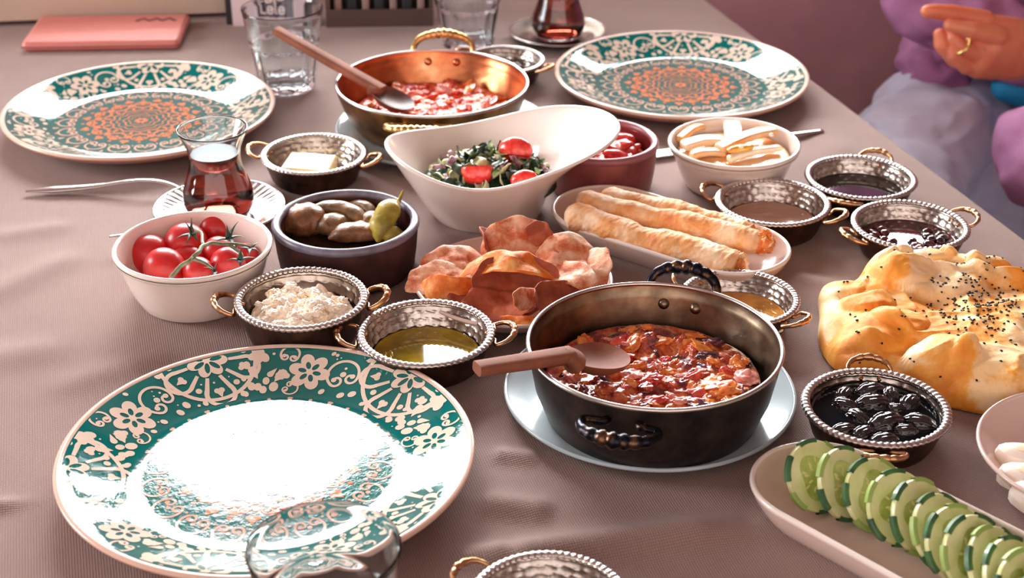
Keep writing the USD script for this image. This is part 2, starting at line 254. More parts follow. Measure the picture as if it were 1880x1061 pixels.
for a, b in ((X0+fr, -.1975), (-.1425, .28), (.32, X1-fr)): part(w, 'pane', on_wall(box(a, b, .05, .054, Z0+fr, Z1-fr)), 'pane_glass', False)
struct('trim_1', on_wall(cat_(box(-1.3, -.372, -.37, -.002, .006, .075))), 'sill_paint')
def curtain(a, b, z0a, z0b, label):                   # gathered cloth hung over the window, its lower edge slanting from z0a to z0b
    n, k = 60, 14; s = np.linspace(a, b, n); V = []
    for i in range(k):
        t = i/(k-1); z = (1-t)*1.26+t*(z0a+(z0b-z0a)*(s-a)/(b-a)); V.append(np.c_[s, -.05+.016*np.sin((s-a)*120+.8*t)*(1-.3*t), z])
    V = np.vstack(V); F = gridfaces(k, n, False); N = len(V); V2 = V+[0, .004, 0]
    th = thing('curtain', label, 'curtain', (0, 0, -T)); 
    m = on_wall(tri(np.vstack([V, V2]), np.vstack([F, F[:, ::-1]+N])))
    part(th, 'drape', m, 'curtain_cloth', True); part(th, 'hem', on_wall(sweep(np.c_[V[-n:, 0], V[-n:, 1]-.002, V[-n:, 2]], .006, 6)), 'curtain_cloth', True)
    return th
curtain(-.86, -.445, .56, 1.04, 'dark brown gathered curtain drawn aside at the left end of the window')
curtain(-.435, -.04, 1.04, .69, 'dark brown gathered curtain over the wide mullion of the window')
curtain(-.03, .80, .70, .64, 'wide dark brown gathered curtain over the right half of the window')
rod = thing('curtain_rod', 'dark metal curtain rod above the window', 'curtain rod', (0, 0, -T))
part(rod, 'rod', on_wall(sweep([(-.98, -.05, 1.272), (0, -.05, 1.272), (.92, -.05, 1.272)], .011, 14)), 'iron')
for s in (-.99, .93): part(rod, 'finial', on_wall(mv(blob((.022, .022, .022), 0, 1, 2), s, -.05, 1.272)), 'iron')
for s in (-.9, .86): part(rod, 'bracket', on_wall(cat_(box(s-.008, s+.008, -.05, -.001, 1.255, 1.262), box(s-.015, s+.015, -.008, -.001, 1.23, 1.28))), 'iron', False)

# table: its right edge as the photograph shows it, its far edge along the window wall
EA, EB = np.array([.441, 1.181]), np.array([.241, 1.868])
ed = (EA-EB)/np.linalg.norm(EA-EB); en = np.array([-ed[1], ed[0]]); en = en if en[0] > 0 else -en
def edge_x(y): return EB[0]+(y-EB[1])*ed[0]/ed[1]
far = lambda x: 2.0+.14*x
YN = .30
tc_ = np.array([[-1.05, YN], [edge_x(YN), YN], [edge_x(2.02), 2.02], [-1.05, 1.86]])
tb = thing('dining_table', 'wooden dining table under the linen cloth', 'table')
top = trimesh.creation.extrude_polygon(Polygon(tc_).buffer(-.012), .035); part(tb, 'tabletop', mv(top, 0, 0, -.0385), 'table_wood', False)
for x, y in ((-.95, .40), (.52, .42), (.12, 1.9), (-.95, 1.76)): part(tb, 'leg', box(x-.035, x+.035, y-.035, y+.035, -T+.001, -.039), 'table_wood', False)
def fold(x, y):                                       # low wrinkles of the cloth, kept to the bare stretches
    def ridge(ax, ay, bx, by, w, h):
        a = np.array([ax, ay]); d = np.array([bx, by])-a; L = np.hypot(*d); t = np.clip(((x-ax)*d[0]+(y-ay)*d[1])/L**2, 0, 1)
        px, py = x-ax-t*d[0], y-ay-t*d[1]; q = np.hypot(px, py)/w; return h*np.exp(-q**2)*np.clip(np.sin(PI*np.clip(t, .02, .98))*1.6, 0, 1)
    z = ridge(-.03, .735, .155, .775, .015, .0105)+ridge(-.035, .742, .0, .748, .010, .004)+ridge(-.015, .855, .02, .85, .008, .004)
    z = z+ridge(-.42, .77, -.305, .80, .007, .005)+ridge(-.025, .80, .03, .79, .012, .006)+ridge(.28, 1.09, .225, 1.12, .010, .003)
    z = z+ridge(.285, .765+.06, .27, .85, .006, .002)*0
    z = z+ridge(-.44, 1.05, -.36, 1.16, .018, .004)+ridge(-.46, .95, -.33, 1.0, .02, .004)+ridge(-.46, 1.18, -.38, 1.21, .014, .003)+ridge(-.34, .93, -.25, .99, .016, .003)+ridge(.33, 1.36, .30, 1.47, .02, .003)
    return z
def cloth():
    ys = np.linspace(YN, 1, 151); rows = 360; V = []
    s = np.linspace(0, 1, 400); drop = 14; k = 400+2*drop
    for i in range(rows):
        t = i/(rows-1); l = tc_[0]+(tc_[3]-tc_[0])*t; r = tc_[1]+(tc_[2]-tc_[1])*t
        x = l[0]+(r[0]-l[0])*s; y = l[1]+(r[1]-l[1])*s; z = fold(x, y)
        q = np.linspace(0, 1, drop+1)[1:]; rr = .006
        ang = np.clip(q*4, 0, 1)*PI/2; ox = rr*np.sin(ang); oz = -rr*(1-np.cos(ang))-np.clip(q-.25, 0, 1)*.27
        wv = .006*np.sin(t*46+2*np.sin(t*11))*np.clip(q-.3, 0, 1)
        right = np.c_[r[0]+(ox+wv)*en[0], r[1]+(ox+wv)*en[1], oz]; left = np.c_[l[0]-ox-wv, np.full(drop, l[1]), oz][::-1]
        V.append(np.vstack([left, np.c_[x, y, z], right]))
    V = np.vstack(V); F = gridfaces(rows, k, False); m = tri(V, F)
    if m.face_normals[len(F)//3, 2] < 0: m.invert()
    n = np.array(m.vertex_normals); N = len(V)
    return tri(np.vstack([V, V-n*.0022]), np.vstack([m.faces, m.faces[:, ::-1]+N]))
tcl = thing('tablecloth', 'pinkish taupe woven linen tablecloth with soft creases', 'tablecloth')
part(tcl, 'linen', cloth(), 'linen', True)

# ------------------------------------------------------------------ teal plates
PP = [(0, .0062), (.070, .0062), (.083, .0064), (.089, .0072), (.096, .0092), (.106, .0128), (.117, .0170), (.126, .0204), (.1305, .0218)]
from scipy.interpolate import PchipInterpolator
ptop = PchipInterpolator([p[0] for p in PP], [p[1] for p in PP]); ptopd = ptop.derivative()
def teardrop(l, w, n=10):                             # tip at the origin, round end outwards along +x
    c = Point(l-w, 0).buffer(w, n); return unary_union([c, MultiPoint([(0, 0)]+list(Point(l-w, 0).buffer(w*.98, n).exterior.coords)).convex_hull])
def petal(x0, x1, w): return affinity.translate(affinity.scale(Point(0, 0).buffer(1, 8), (x1-x0)/2, w), (x0+x1)/2, 0)
def fan(g, n, a0=0, a1=2*PI): return unary_union([affinity.rotate(g, a0+(a1-a0)*i/n, (0, 0), use_radians=True) for i in range(n)])
def flower(r, n=6):
    f = fan(unary_union([petal(r*.22, r, r*.32)]), n).union(Point(0, 0).buffer(r*.42))
    return f.difference(fan(petal(r*.16, r*.56, r*.115), n)).union(Point(0, 0).buffer(r*.13))
def heart(s): return unary_union([Point(-s*.3, s*.32).buffer(s*.42), Point(-s*.3, -s*.32).buffer(s*.42), Polygon([(-s*.45, s*.68), (s*.95, 0), (-s*.45, -s*.68), (-s*.6, 0)])]).buffer(s*.05)
def scroll(a, w, beta=48):
    b = math.radians(beta); th = np.linspace(b, 2*PI-b, 30); arc_ = LineString(np.c_[a*np.cos(th), a*np.sin(th)]).buffer(w/2)
    out = [arc_]
    for sg in (1, -1):
        c = a*.40; e = np.array([math.cos(b), sg*math.sin(b)]); ctr = e*(a-c); q = np.linspace(0, 1.55*PI, 26); rr = c*(1-.55*q/q[-1])
        out += [LineString(ctr+np.c_[rr*np.cos(sg*(b-q)), rr*np.sin(sg*(b-q))]).buffer(w*.46), Point(*(ctr+rr[-1]*np.array([math.cos(b-q[-1]), sg*math.sin(b-q[-1])]))).buffer(w*.95)]
    return unary_union(out)
def put(g, r, deg, turn=0.):
    return affinity.rotate(affinity.translate(affinity.rotate(g, turn, (0, 0)), r, 0), deg, (0, 0))
def palmette():                                       # hangs from the rim towards the centre (-x)
    L = .042; pet = []
    for a in (-60, 0, 60):
        l = L*(1 if a == 0 else .93); o = teardrop(l, l*.275); i = affinity.translate(teardrop(l*.80, l*.195), l*.13, 0)
        pet.append(affinity.rotate(o.difference(i).union(affinity.translate(heart(l*.115), l*.68, 0)), 180+a, (0, 0)))
    for a in (-90, -30, 30, 90): pet.append(affinity.rotate(Point(L*.66, 0).buffer(L*.055), 180+a, (0, 0)))
    web = Point(0, 0).buffer(L*.86).difference(Point(0, 0).buffer(L*.79)).intersection(Polygon([(.01, -.05), (-.05, -.05), (-.05, .05), (.01, .05)]))
    core = fan(petal(.002, L*.36, L*.11), 7).union(Point(0, 0).buffer(L*.24)).difference(fan(petal(L*.06, L*.27, L*.045), 7, .22, .22+2*PI)).union(Point(0, 0).buffer(L*.05))
    base = unary_union(pet+[web]); return base.difference(Point(0, 0).buffer(L*.37)).union(core)
def pattern():
    outer, rose, orange = [], [], []; r_ = np.random.default_rng(3)
    pal, sc1, fl, fl2 = palmette(), scroll(.0115, .0021), flower(.0155), flower(.0125)
    for k in range(5):
        d = 72*k
        outer += [put(pal, .1275, d), put(sc1, .1110, d+23.5, 205), put(Point(0, 0).buffer(.0023), .1110, d+23.5), put(fl, .1095, d+36.5, 20)]
        outer += [put(scroll(.0068, .0017), .1240, d+44.5, 170), put(scroll(.0055, .0013), .0950, d+43, 60)]
        for a in (-42, -8, 26): outer.append(put(affinity.translate(teardrop(.0095, .0024), .0035, 0), .1150, d+47.5, 180+a))
        outer += [put(fan(petal(.001, .0100, .0033), 3, -1, 1.3).union(Point(0, 0).buffer(.0034)), .1270, d+54.5, 180), put(heart(.0048).union(Point(-.004, 0).buffer(.0036)), .1045, d+48, 140), put(heart(.0044).union(Point(-.004, 0).buffer(.0032)), .1085, d+57, 200)]
        for (rr, dd, q) in ((.0965, 50, .0042), (.0945, 54.5, .0034), (.1020, 53, .0032), (.0985, 59, .0036), (.1170, 59.5, .0034), (.0925, 62, .0026), (.1060, 61.5, .0024), (.1265, 62, .0022), (.0975, 15.5, .0032), (.0940, 20, .0030), (.0940, 29, .0026), (.1268, 30, .0020), (.0925, 36.5, .0022), (.1275, 17.0, .0026), (.0930, 8, .0024), (.0975, -15.5, .0034), (.0935, -9, .0026)):
            outer.append(put(affinity.scale(Point(0, 0).buffer(q), 1, .78), rr, d+dd, 30*k+dd))
        for q in range(70):
            rr, dd = .090+.037*r_.random(), d+72*r_.random()-6; outer.append(put(Point(0, 0).buffer(.0006+.0009*r_.random()**2, 4), rr, dd))
    U = outer[0]; solid = unary_union([o for o in outer if o.area > 2e-5]).buffer(.0012)
    outer = [o for o in outer if o.area > 1.2e-5 or not solid.intersects(o)]
    for k in range(18):                               # heart scrolls round the well, sprigs between
        d = 20*k; rose += [put(scroll(.0098, .0019, 52), .0725, d, 180), put(Point(.0, 0).buffer(.0017), .0725, d), put(heart(.0026), .0845, d+10, 180), put(Point(0, 0).buffer(.0014), .0845, d), put(Point(0, 0).buffer(.0011), .0665, d+10)]
        rose += [put(teardrop(.005, .0015), .0795, d+10, 0)]
    for k in range(12):
        d = 30*k; orange += [put(affinity.scale(heart(.0052), 1, 1.15), .0565, d), put(Point(0, 0).buffer(.0018), .0575, d+15), put(affinity.scale(Point(0, 0).buffer(.0036), .7, 1.2), .0515, d+15)]
        orange += [put(scroll(.0085, .0017, 50), .0445, d+15, 0), put(Point(0, 0).buffer(.0019), .0445, d+15), put(affinity.scale(Point(0, 0).buffer(.0031), 1.3, .8), .0445, d)]
        orange += [put(petal(-.003, .003, .0017), .0335, d), put(Point(0, 0).buffer(.0013), .0335, d+15)]
    def wavy(r, amp, n, w): t = np.linspace(0, 2*PI, 240); q = r+amp*np.abs(np.sin(n*t/2)); return LineString(np.c_[q*np.cos(t), q*np.sin(t)]).buffer(w/2)
    orange += [wavy(.0365, .0026, 24, .0013), wavy(.0272, .0032, 12, .0019), wavy(.0215, .003, 12, .0013), wavy(.0150, .003, 8, .0016), wavy(.0105, .002, 8, .0011), fan(petal(.002, .0075, .0017), 8)]
    big = Point(0, 0).buffer(.1292, 64)
    lay = lambda L, lim: unary_union([o.buffer(0) for o in L]).intersection(lim)
    o_ = lay(outer, big.difference(Point(0, 0).buffer(.0885, 64))); r2 = lay(rose, Point(0, 0).buffer(.0885, 64).difference(Point(0, 0).buffer(.0618, 64))); c2 = lay(orange, Point(0, 0).buffer(.0618, 64))
    return o_, r2, c2
def decal(geom, off=.00022):
    """Print as a film on the plate: cut into narrow rings so that it follows the curve."""
    V, F, n = [], [], 0
    rings = np.r_[0, np.linspace(.012, .085, 9), np.linspace(.0885, .1295, 13)]
    for a, b in zip(rings[:-1], rings[1:]):
        g = geom.intersection(Point(0, 0).buffer(b, 48).difference(Point(0, 0).buffer(a, 48))).simplify(.00006).segmentize(.006)
        for p in getattr(g, 'geoms', [g]):
            if p.geom_type != 'Polygon' or p.area < 2e-8: continue
            v, f = trimesh.creation.triangulate_polygon(p, engine='earcut')
            V.append(v); F.append(np.asarray(f)+n); n += len(v)
    V, F = np.vstack(V), np.vstack(F); r = np.hypot(V[:, 0], V[:, 1]); d = ptopd(r); k = np.maximum(r, 1e-9)
    N = np.c_[-d*V[:, 0]/k, -d*V[:, 1]/k, np.ones(len(V))]; N /= np.linalg.norm(N, axis=1, keepdims=True)
    P = np.c_[V, ptop(r)]+N*off
    q = P[F]; flip = np.cross(q[:, 1]-q[:, 0], q[:, 2]-q[:, 0])[:, 2] < 0; F[flip] = F[flip][:, ::-1]
    return tri(P, F), N
def make_plate(label, loc, rz, group):
    t = thing('dinner_plate', label, 'plate', loc, rz, group)
    rr = np.r_[0, np.linspace(.01, .08, 8), np.linspace(.083, .1305, 26)]
    part(t, 'body', lathe(list(zip(rr, ptop(rr))), 192), 'teal_glaze', True)
    part(t, 'rim', lathe([(.1297, .0213), (.1308, .0222), (.1326, .0228), (.1344, .0224), (.1352, .0214), (.1350, .0200), (.1342, .0192)], 192), 'lip_cream', True, label='pale band round the rim')
    part(t, 'underside', lathe([(.1346, .0196), (.1335, .0178), (.121, .0105), (.105, .0052), (.092, .0022), (.0880, .0003), (.086, 0), (.084, .0003), (.082, .003), (.06, .004), (0, .004)], 192), 'lip_clay', True, label='bare clay-coloured underside')
    for nm, g, m in zip(('floral_print', 'scroll_print', 'medallion_print'), PAT, ('cream_print', 'rose_print', 'orange_print')):
        d, N = decal(g); part(t, nm, d, m, normals=N, kind='stuff')
    return t
PAT = pattern()
plate = make_plate('empty teal plate with cream flowers nearest the camera, bright window glare on it', (-.1591, .8297, 0), math.radians(118), 'teal patterned dinner plates')
dup(plate, 'teal floral plate at the far left, behind the tea glass', (-.3748, 1.4422, 0), math.radians(25), sc=1.)
dup(plate, 'teal floral plate at the far right, touching the table edge', (.180, 1.5488, 0), math.radians(83), sc=1.)

# ------------------------------------------------------------------ pans
def handle(R, z, half, out, lift, rad, ribs, rib_amp=.28, thick=1.45):
    """Cast C-shaped ear at +x: ends curl in, the middle thick and ribbed."""
    pts = [(-.003, -half*.42), (.004, -half*.55), (out*.22, -half*.92), (out*.62, -half*.88), (out*.93, -half*.42), (out, 0), (out*.93, half*.42), (out*.62, half*.88), (out*.22, half*.92), (.004, half*.55), (-.003, half*.42)]
    p = dense([(x, y, 0) for x, y in pts], 9); c = math.cos(lift); s = math.sin(lift)
    P = np.c_[R+p[:, 0]*c, p[:, 1], z+p[:, 0]*s]
    def fn(t, a, rr):
        mid = np.exp(-((t-.5)/.20)**2); return rr*(.78+(thick-.78)*mid)*(1+rib_amp*np.abs(np.sin(PI*ribs*(t-.5)/.62+PI/2))*mid*np.sign(1)-rib_amp*.5*mid)
    return sweep(P, rad, 12, fn=fn)
def rope_rim(R, z, rad, n, amp=.22, slant=1.2):
    th = np.linspace(0, 2*PI, n*6, endpoint=False); a = np.linspace(0, 2*PI, 10, endpoint=False)
    rr = rad*(1+amp*np.cos(n*th[:, None]+slant*np.sin(a)[None]))
    v = np.stack([(R+rr*1.25*np.cos(a))*np.cos(th)[:, None], (R+rr*1.25*np.cos(a))*np.sin(th)[:, None], z+rr*.75*np.sin(a)], -1).reshape(-1, 3)
    k = len(th); i, j = np.meshgrid(np.arange(k), np.arange(10), indexing='ij'); A = i*10+j; B = i*10+(j+1) % 10; C = ((i+1) % k)*10+(j+1) % 10; D = ((i+1) % k)*10+j
    m = tri(v, np.concatenate([np.stack([A, D, C], -1).reshape(-1, 3), np.stack([A, C, B], -1).reshape(-1, 3)]))
    if m.volume < 0: m.invert()
    return m
ZS = .78
def zsc(m): m = m.copy(); m.vertices = np.array(m.vertices)*[1, 1, ZS]; return m
def make_sahan(label, loc, rz):
    t = thing('small_pan', label, 'pan', loc, rz, 'small hammered copper serving pans')
    zs = np.linspace(.0045, .031, 34)
    ins = [(0, .0022), (.028, .0022), (.0345, .0026)]+[(.0365+(z-.0045)*.30, z) for z in zs]+[(.0452, .0322), (.0462, .0330), (.0474, .0334)]
    def dim(th, i, r, z):
        row = (z-.007)/.0062; ph = np.floor(row); inside = (z > .006) & (z < .0308)
        a = np.cos(PI*(row-ph-.5)); b = np.abs(np.cos(12*th+PI/2*(ph % 2))); d = np.clip(1.45-np.hypot((row-ph-.5)*2, (np.arccos(np.clip(b, 0, 1))*2/PI)*2*.62), 0, 1)
        return r+np.where(inside, .0008*np.sqrt(np.clip(d, 0, 1)), 0), z+np.zeros_like(th)
    part(t, 'body', zsc(lathe(ins, 240, dim)), 'tin', True, label='hammered tinned inside of the pan')
    part(t, 'outer_shell', zsc(lathe([(.0476, .0330), (.0466, .0322), (.0462, .030), (.0444, .022), (.041, .009), (.0385, .003), (.036, .0005), (.033, 0), (0, 0)], 96)), 'dark_copper', 50, label='dark outer side of the pan')
    part(t, 'rim', rope_rim(.0464, .0338*ZS, .0024, 68, .13, 1.6), 'tin_rim', True, label='beaded silver rim')
    for k in (0, 1): part(t, 'handle', rot(handle(.0455, .0285*ZS, .0155, .0190, .30, .0017, 7), 0, 0, PI*k), 'brass', True, label='cast brass ear handle')
    return t
PANS = {}
SP = [('butter', 'small beaded pan holding a slab of butter, right of the front tea glass', -0.1839, 1.3098, 0.970, -12),
      ('cheese', 'small beaded pan of crumbly white cheese in front of the tomato bowl', -0.1585, 1.0112, 1.018, 6),
      ('oil', 'small beaded pan with golden olive oil, touching the nearest teal plate', -0.063, 0.9735, 1.026, 2),
      ('tahini', 'small beaded pan with thin beige tahini, right above the pastry dish', 0.2257, 1.2045, 1.012, -28),
      ('molasses', 'small beaded pan of black molasses, nearest the knees in jeans', 0.3128, 1.2581, 1.010, 64),
      ('jam', 'small beaded pan of dark red jam just above the flatbread', 0.3346, 1.16, 0.998, 20),
      ('honey', 'small beaded pan of cream and honey half hidden behind the big black pan', 0.175, 1.0341, 0.931, -42),
      ('olives', 'small beaded pan of shiny black olives above the cucumber dish', 0.246, 0.8737, 1.014, 83),
      ('empty', 'small beaded pan cut off by the lower edge of the picture', 0.0214, 0.6711, 0.951, 150),
      ('dried', 'small beaded pan of brown olives behind the red tomato pan', -0.0094, 1.5783, 0.909, -28)]
for k, lab, x, y, s, d in SP:
    if k == 'butter': r0 = make_sahan(lab, (x, y, 0), math.radians(d)); PANS[k] = r0
    else: PANS[k] = dup(r0, lab, (x, y, 0), math.radians(d), sc=(s, s, 1.32 if k == 'cheese' else s))
def big_pan(name, label, R, H, rb, x, y, z, rz, mats, hnd):
    t = thing(name, label, 'pan', (x, y, z), rz)
    mi, mo, mr, mh = mats
    ins = [(0, .002), (rb-.006, .002), (rb-.001, .0045)]+[(rb+.001+(R-.004-rb-.001)*q**.8, .0055+(H-.011-.0055)*q) for q in np.linspace(0, 1, 14)]+[(R-.0035, H-.008), (R-.0022, H-.006), (R-.0018, H-.002)]
    part(t, 'body', lathe(ins, 160, lambda th, i, r, zz: (r+.00025*np.sin(21*th+i*.7)*np.sin(i*1.1), zz+0*th)), mi, True, label='worn tinned inside')
    part(t, 'outer_shell', lathe([(R-.0002, H-.002), (R-.0012, H-.0075), (rb+.006+(R-rb-.008)*.5, H*.45), (rb+.0025, .007), (rb-.001, .0015), (rb-.006, 0), (0, 0)], 128), mo, 50, label='dark outer side')
    part(t, 'rim', lathe(arc(R-.001, H-.0012, .0016, -200, 160, 14), 160), mr, True, label='rolled edge')
    half, out, lift, rad, ribs, hz = hnd
    for k, lf in zip((0, 1), lift):
        part(t, 'handle', rot(handle(R-.002, hz, half, out, lf, rad, ribs, .34, 1.35), 0, 0, PI*k), mh, True, label='cast ear handle')
        for sgn in (-1, 1):
            a = PI*k+sgn*half*.48/R; rr = R-.0045; part(t, 'rivet', mv(blob((.0042, .0042, .0042), 0, 1, 2), rr*math.cos(a), rr*math.sin(a), hz-.002), mi, True)
    return t
blackpan = big_pan('serving_pan', 'large black two-handled pan with browned egg dish, on the pale blue plate', .0865, .0600, .071, .0965, .8955, .0050, math.radians(72), ('pan_inside', 'pan_outside', 'tin_rim', 'iron'), (.0260, .0255, (.95, .08), .0038, 9, .047))
redpan = big_pan('serving_pan', 'wide copper pan with red tomato and eggs, behind the white salad bowl', .0955, .0480, .076, -.0795, 1.4320, .0050, math.radians(86), ('copper_inside', 'copper_outside', 'tin_rim', 'gilt'), (.0330, .0270, (1.05, .20), .0036, 13, .038))
def flat_plate(name, label, R, x, y, m, H=.014, group=None):
    t = thing(name, label, 'plate', (x, y, 0), 0, group)
    part(t, 'body', lathe([(0, .0048), (R*.62, .0048), (R*.70, .0056), (R*.80, .0084), (R*.95, H-.0012), (R*.985, H), (R, H-.0005), (R*1.002, H-.0016), (R*.99, H-.0028), (R*.80, .0050), (R*.66, .0012), (R*.62, 0), (R*.58, .0004), (R*.56, .0018), (0, .0018)], 160), m, True)
    part(t, 'rim', lathe(arc(R*.988, H-.0009, .0015, -180, 180, 12), 160), m, True); return t
flat_plate('under_plate', 'pale blue-grey plate under the large black pan', .1030, .0975, .9235, 'blue_plate', .0115)
flat_plate('under_plate', 'pale blue-grey plate under the wide copper pan', .1060, -.0690, 1.4150, 'blue_plate')

# ------------------------------------------------------------------ food in the two big pans
def heap(R, base, dome_, amp, freq, seed, n=90, m=26, edge=.002, octv=5):
    """A lumpy filling: a disc of food with noise relief, closed underneath."""
    rr = R*np.linspace(0, 1, m)[1:]; th = np.linspace(0, 2*PI, n, endpoint=False)
    X = np.r_[0, (rr[:, None]*np.cos(th)).ravel()]; Y = np.r_[0, (rr[:, None]*np.sin(th)).ravel()]; q = np.hypot(X, Y)/R
    f = meshkit.fbm(np.c_[X*freq, Y*freq, np.full(len(X), seed*3.7)], octv, seed); f2 = np.abs(meshkit.fbm(np.c_[X*freq*1.7, Y*freq*1.7, np.full(len(X), seed*1.3+9)], 3, seed+5)-.5)*2
    Z = base+(dome_*(1-q**2)+amp*(f-.45)*1.6-amp*.35*f2)*np.clip((1-q)*9, .25, 1); Z[-n:] = base-edge
    k = len(X); j = np.arange(n); F = [np.stack([np.zeros(n, int), 1+j, 1+(j+1) % n], 1)]
    for r in range(m-2):
        a = 1+r*n+j; b = 1+r*n+(j+1) % n; F += [np.stack([a, a+n, b+n], 1), np.stack([a, b+n, b], 1)]
    F = np.vstack(F); e = 1+(m-2)*n+j; e2 = 1+(m-2)*n+(j+1) % n
    zb = base-max(edge*2, .004)
    V = np.vstack([np.c_[X, Y, Z], np.c_[X[-n:]*.97, Y[-n:]*.97, np.full(n, zb)], [0, 0, zb]])
    b0 = k+j; b1 = k+(j+1) % n; F = np.vstack([F, np.stack([e, b0, b1], 1), np.stack([e, b1, e2], 1), np.stack([np.full(n, k+n), b1, b0], 1)])
    return tri(V, F), (X, Y, Z)
def zat(XYZ, x, y): i = np.argmin((XYZ[0]-x)**2+(XYZ[1]-y)**2); return XYZ[2][i]
def egg_dish(label, pan_xy, R, base, seed, base_mat, chunks, nmax, size):
    t = thing('egg_dish', label, 'eggs', (pan_xy[0], pan_xy[1], .0))
    m, S = heap(R, base, .004, .010, 75, seed, 200, 64); part(t, 'stew', m, base_mat, True)
    r_ = np.random.default_rng(seed)
    for k in range(nmax):
        a, q = r_.random()*2*PI, math.sqrt(r_.random())*.90; x, y = R*q*math.cos(a), R*q*math.sin(a); s = size*(.55+.75*r_.random())
        b = blob((s*(1+.9*r_.random()), s, s*.5), .55, 2.3, 3, seed*100+k, 3)
        part(t, 'chunk', mv(rot(b, r_.normal()*.35, r_.normal()*.35, r_.random()*6.3), x, y, zat(S, x, y)-s*.05), chunks[int(r_.integers(len(chunks)))], True)
    return t, S
eg1, S1 = egg_dish('browned egg, tomato and aubergine dish filling the black pan', (.0965, .8955), .0740, .0370, 11, 'egg_dark', ['chunk_orange', 'egg_dark', 'chunk_red', 'chunk_plum', 'egg_dark', 'chunk_pink', 'chunk_orange'], 110, .0056)
eg2, S2 = egg_dish('soft red tomato and egg dish filling the copper pan', (-.0795, 1.4320), .0790, .0225, 23, 'egg_tomato', ['chunk_red', 'egg_tomato', 'chunk_orange', 'egg_tomato', 'chunk_red', 'chunk_orange', 'chunk_pink'], 90, .0056)
def wooden_spoon(label, tip, neck, bowl, L2, W, col2):
    """Flat-handled spoon from the handle's tip to the far end of its oval bowl."""
    tip, neck, bowl = (np.asarray(p, float) for p in (tip, neck, bowl)); d = bowl-tip; L = np.linalg.norm(d); d /= L; side = np.cross(d, [0, 0, 1]); side /= np.linalg.norm(side); u = np.cross(side, d)
    t = thing('wooden_spoon', label, 'spoon', (tip[0], tip[1], 0))
    o = np.array([tip[0], tip[1], 0])
    p = dense([tip, tip+(neck-tip)*.5, neck], 8)-o; part(t, 'handle', sweep(p, np.linspace(.0062, .0072, len(p)), 16, .62, fn=lambda tt, a, rr: rr/np.maximum(np.abs(np.cos(a))**4+np.abs(np.sin(a))**4, .3)**.25), 'wood_spoon', 50)
    # bowl: an oval with a hollow, thickness below
    n, k = 40, 10; a = np.linspace(0, 2*PI, n, endpoint=False); q = np.linspace(0, 1, k)[1:]; c = bowl-d*L2*.5
    w = W*.5; Vt_ = [c-o-u*.006]; Vb = [c-o-u*.0105]
    for s in q:
        ex, ey = np.cos(a)*L2*.5*s, np.sin(a)*w*s*(1+.12*np.cos(a)); h = -.006*(1-s**2.2); hb = -.0105*(1-s**3.2)-.001
        Vt_.append(c-o+ex[:, None]*d+ey[:, None]*side+h*u); Vb.append(c-o+ex[:, None]*d*.995+ey[:, None]*side*.995+hb*u)
    A = np.vstack(Vt_); B = np.vstack(Vb); j = np.arange(n); F = [np.stack([np.zeros(n, int), 1+j, 1+(j+1) % n], 1)]
    for r in range(k-2): x, y = 1+r*n+j, 1+r*n+(j+1) % n; F += [np.stack([x, x+n, y+n], 1), np.stack([x, y+n, y], 1)]
    F = np.vstack(F); e, e2, N = 1+(k-2)*n+j, 1+(k-2)*n+(j+1) % n, len(A)
    m = tri(np.vstack([A, B]), np.vstack([F, F[:, ::-1]+N, np.stack([e, e+N, e2+N], 1), np.stack([e, e2+N, e2], 1)]))
    if m.volume < 0: m.invert()
    part(t, 'bowl', m, col2, 50, label='darker hollow bowl')
    nk = c-d*L2*.5; part(t, 'neck', sweep(dense([neck-d*.006-o, (neck+nk)/2-o-u*.001, nk+d*.004-o-u*.003], 6), np.linspace(.0082, W*.36, 13), 16, .58), 'wood_spoon', 50)
    return t
wooden_spoon('brown wooden spoon in the copper pan, its long handle standing up to the water glass', (-.2385, 1.482, .088), (-.128, 1.418, .048), (-.098, 1.398, .0375), .050, .034, 'spoon_bowl')
wooden_spoon('short wooden spoon lying over the rim of the black pan', (-.0225, .8425, .0745), (.040, .8745, .0665), (.0775, .8920, .0580), .044, .038, 'wood_spoon')

# ------------------------------------------------------------------ food in the small pans
def P(k): return next(((x, y, s) for kk, _, x, y, s, _ in SP if kk == k))
def pool(name, label, cat, k, z, m, mesh_fn=None, Rf=None):
    x, y, s = P(k); R = (Rf or (.0368+(z/ZS-.0045)*.30-.0004))*s
    t = thing(name, label, cat, (x, y, 0)); part(t, 'liquid', lathe([(0, z*s), (R-.003, z*s), (R-.0008, z*s+.0004), (R, z*s+.0008), (R-.0005, z*s-.0010), (R-.0045, .0036*s), (0, .0028*s)], 72), m, True); return t
pool('olive_oil', 'golden olive oil lying in the pan beside the nearest plate', 'oil', 'oil', .0088, 'oil')
th_ = pool('tahini_paste', 'thin beige tahini in the pan above the pastry dish', 'tahini', 'tahini', .0085, 'tahini')
x, y, s = P('tahini'); part(th_, 'crumb', mv(blob((.0085, .006, .0035), .25, 2, 3, 4), .0150, -.0285, .0098), 'cheese', True, label='white crumb at the edge')
pool('grape_molasses', 'black grape molasses in the pan by the knees', 'molasses', 'molasses', .0125, 'molasses')
jm = pool('red_jam', 'lumpy dark red jam in the pan above the flatbread', 'jam', 'jam', .0120, 'jam')
r_ = np.random.default_rng(5)
for k in range(26):
    a, q = r_.random()*2*PI, math.sqrt(r_.random())*.031; part(jm, 'cherry_piece', mv(rot(blob((.0055, .0042, .0030), .2, 2, 2, k), 0, 0, r_.random()*6), q*math.cos(a), q*math.sin(a), .0122+.001*r_.random()), 'jam', True)
hn = pool('honey_cream', 'amber honey with clotted cream in the half-hidden pan', 'honey', 'honey', .0100, 'honey')
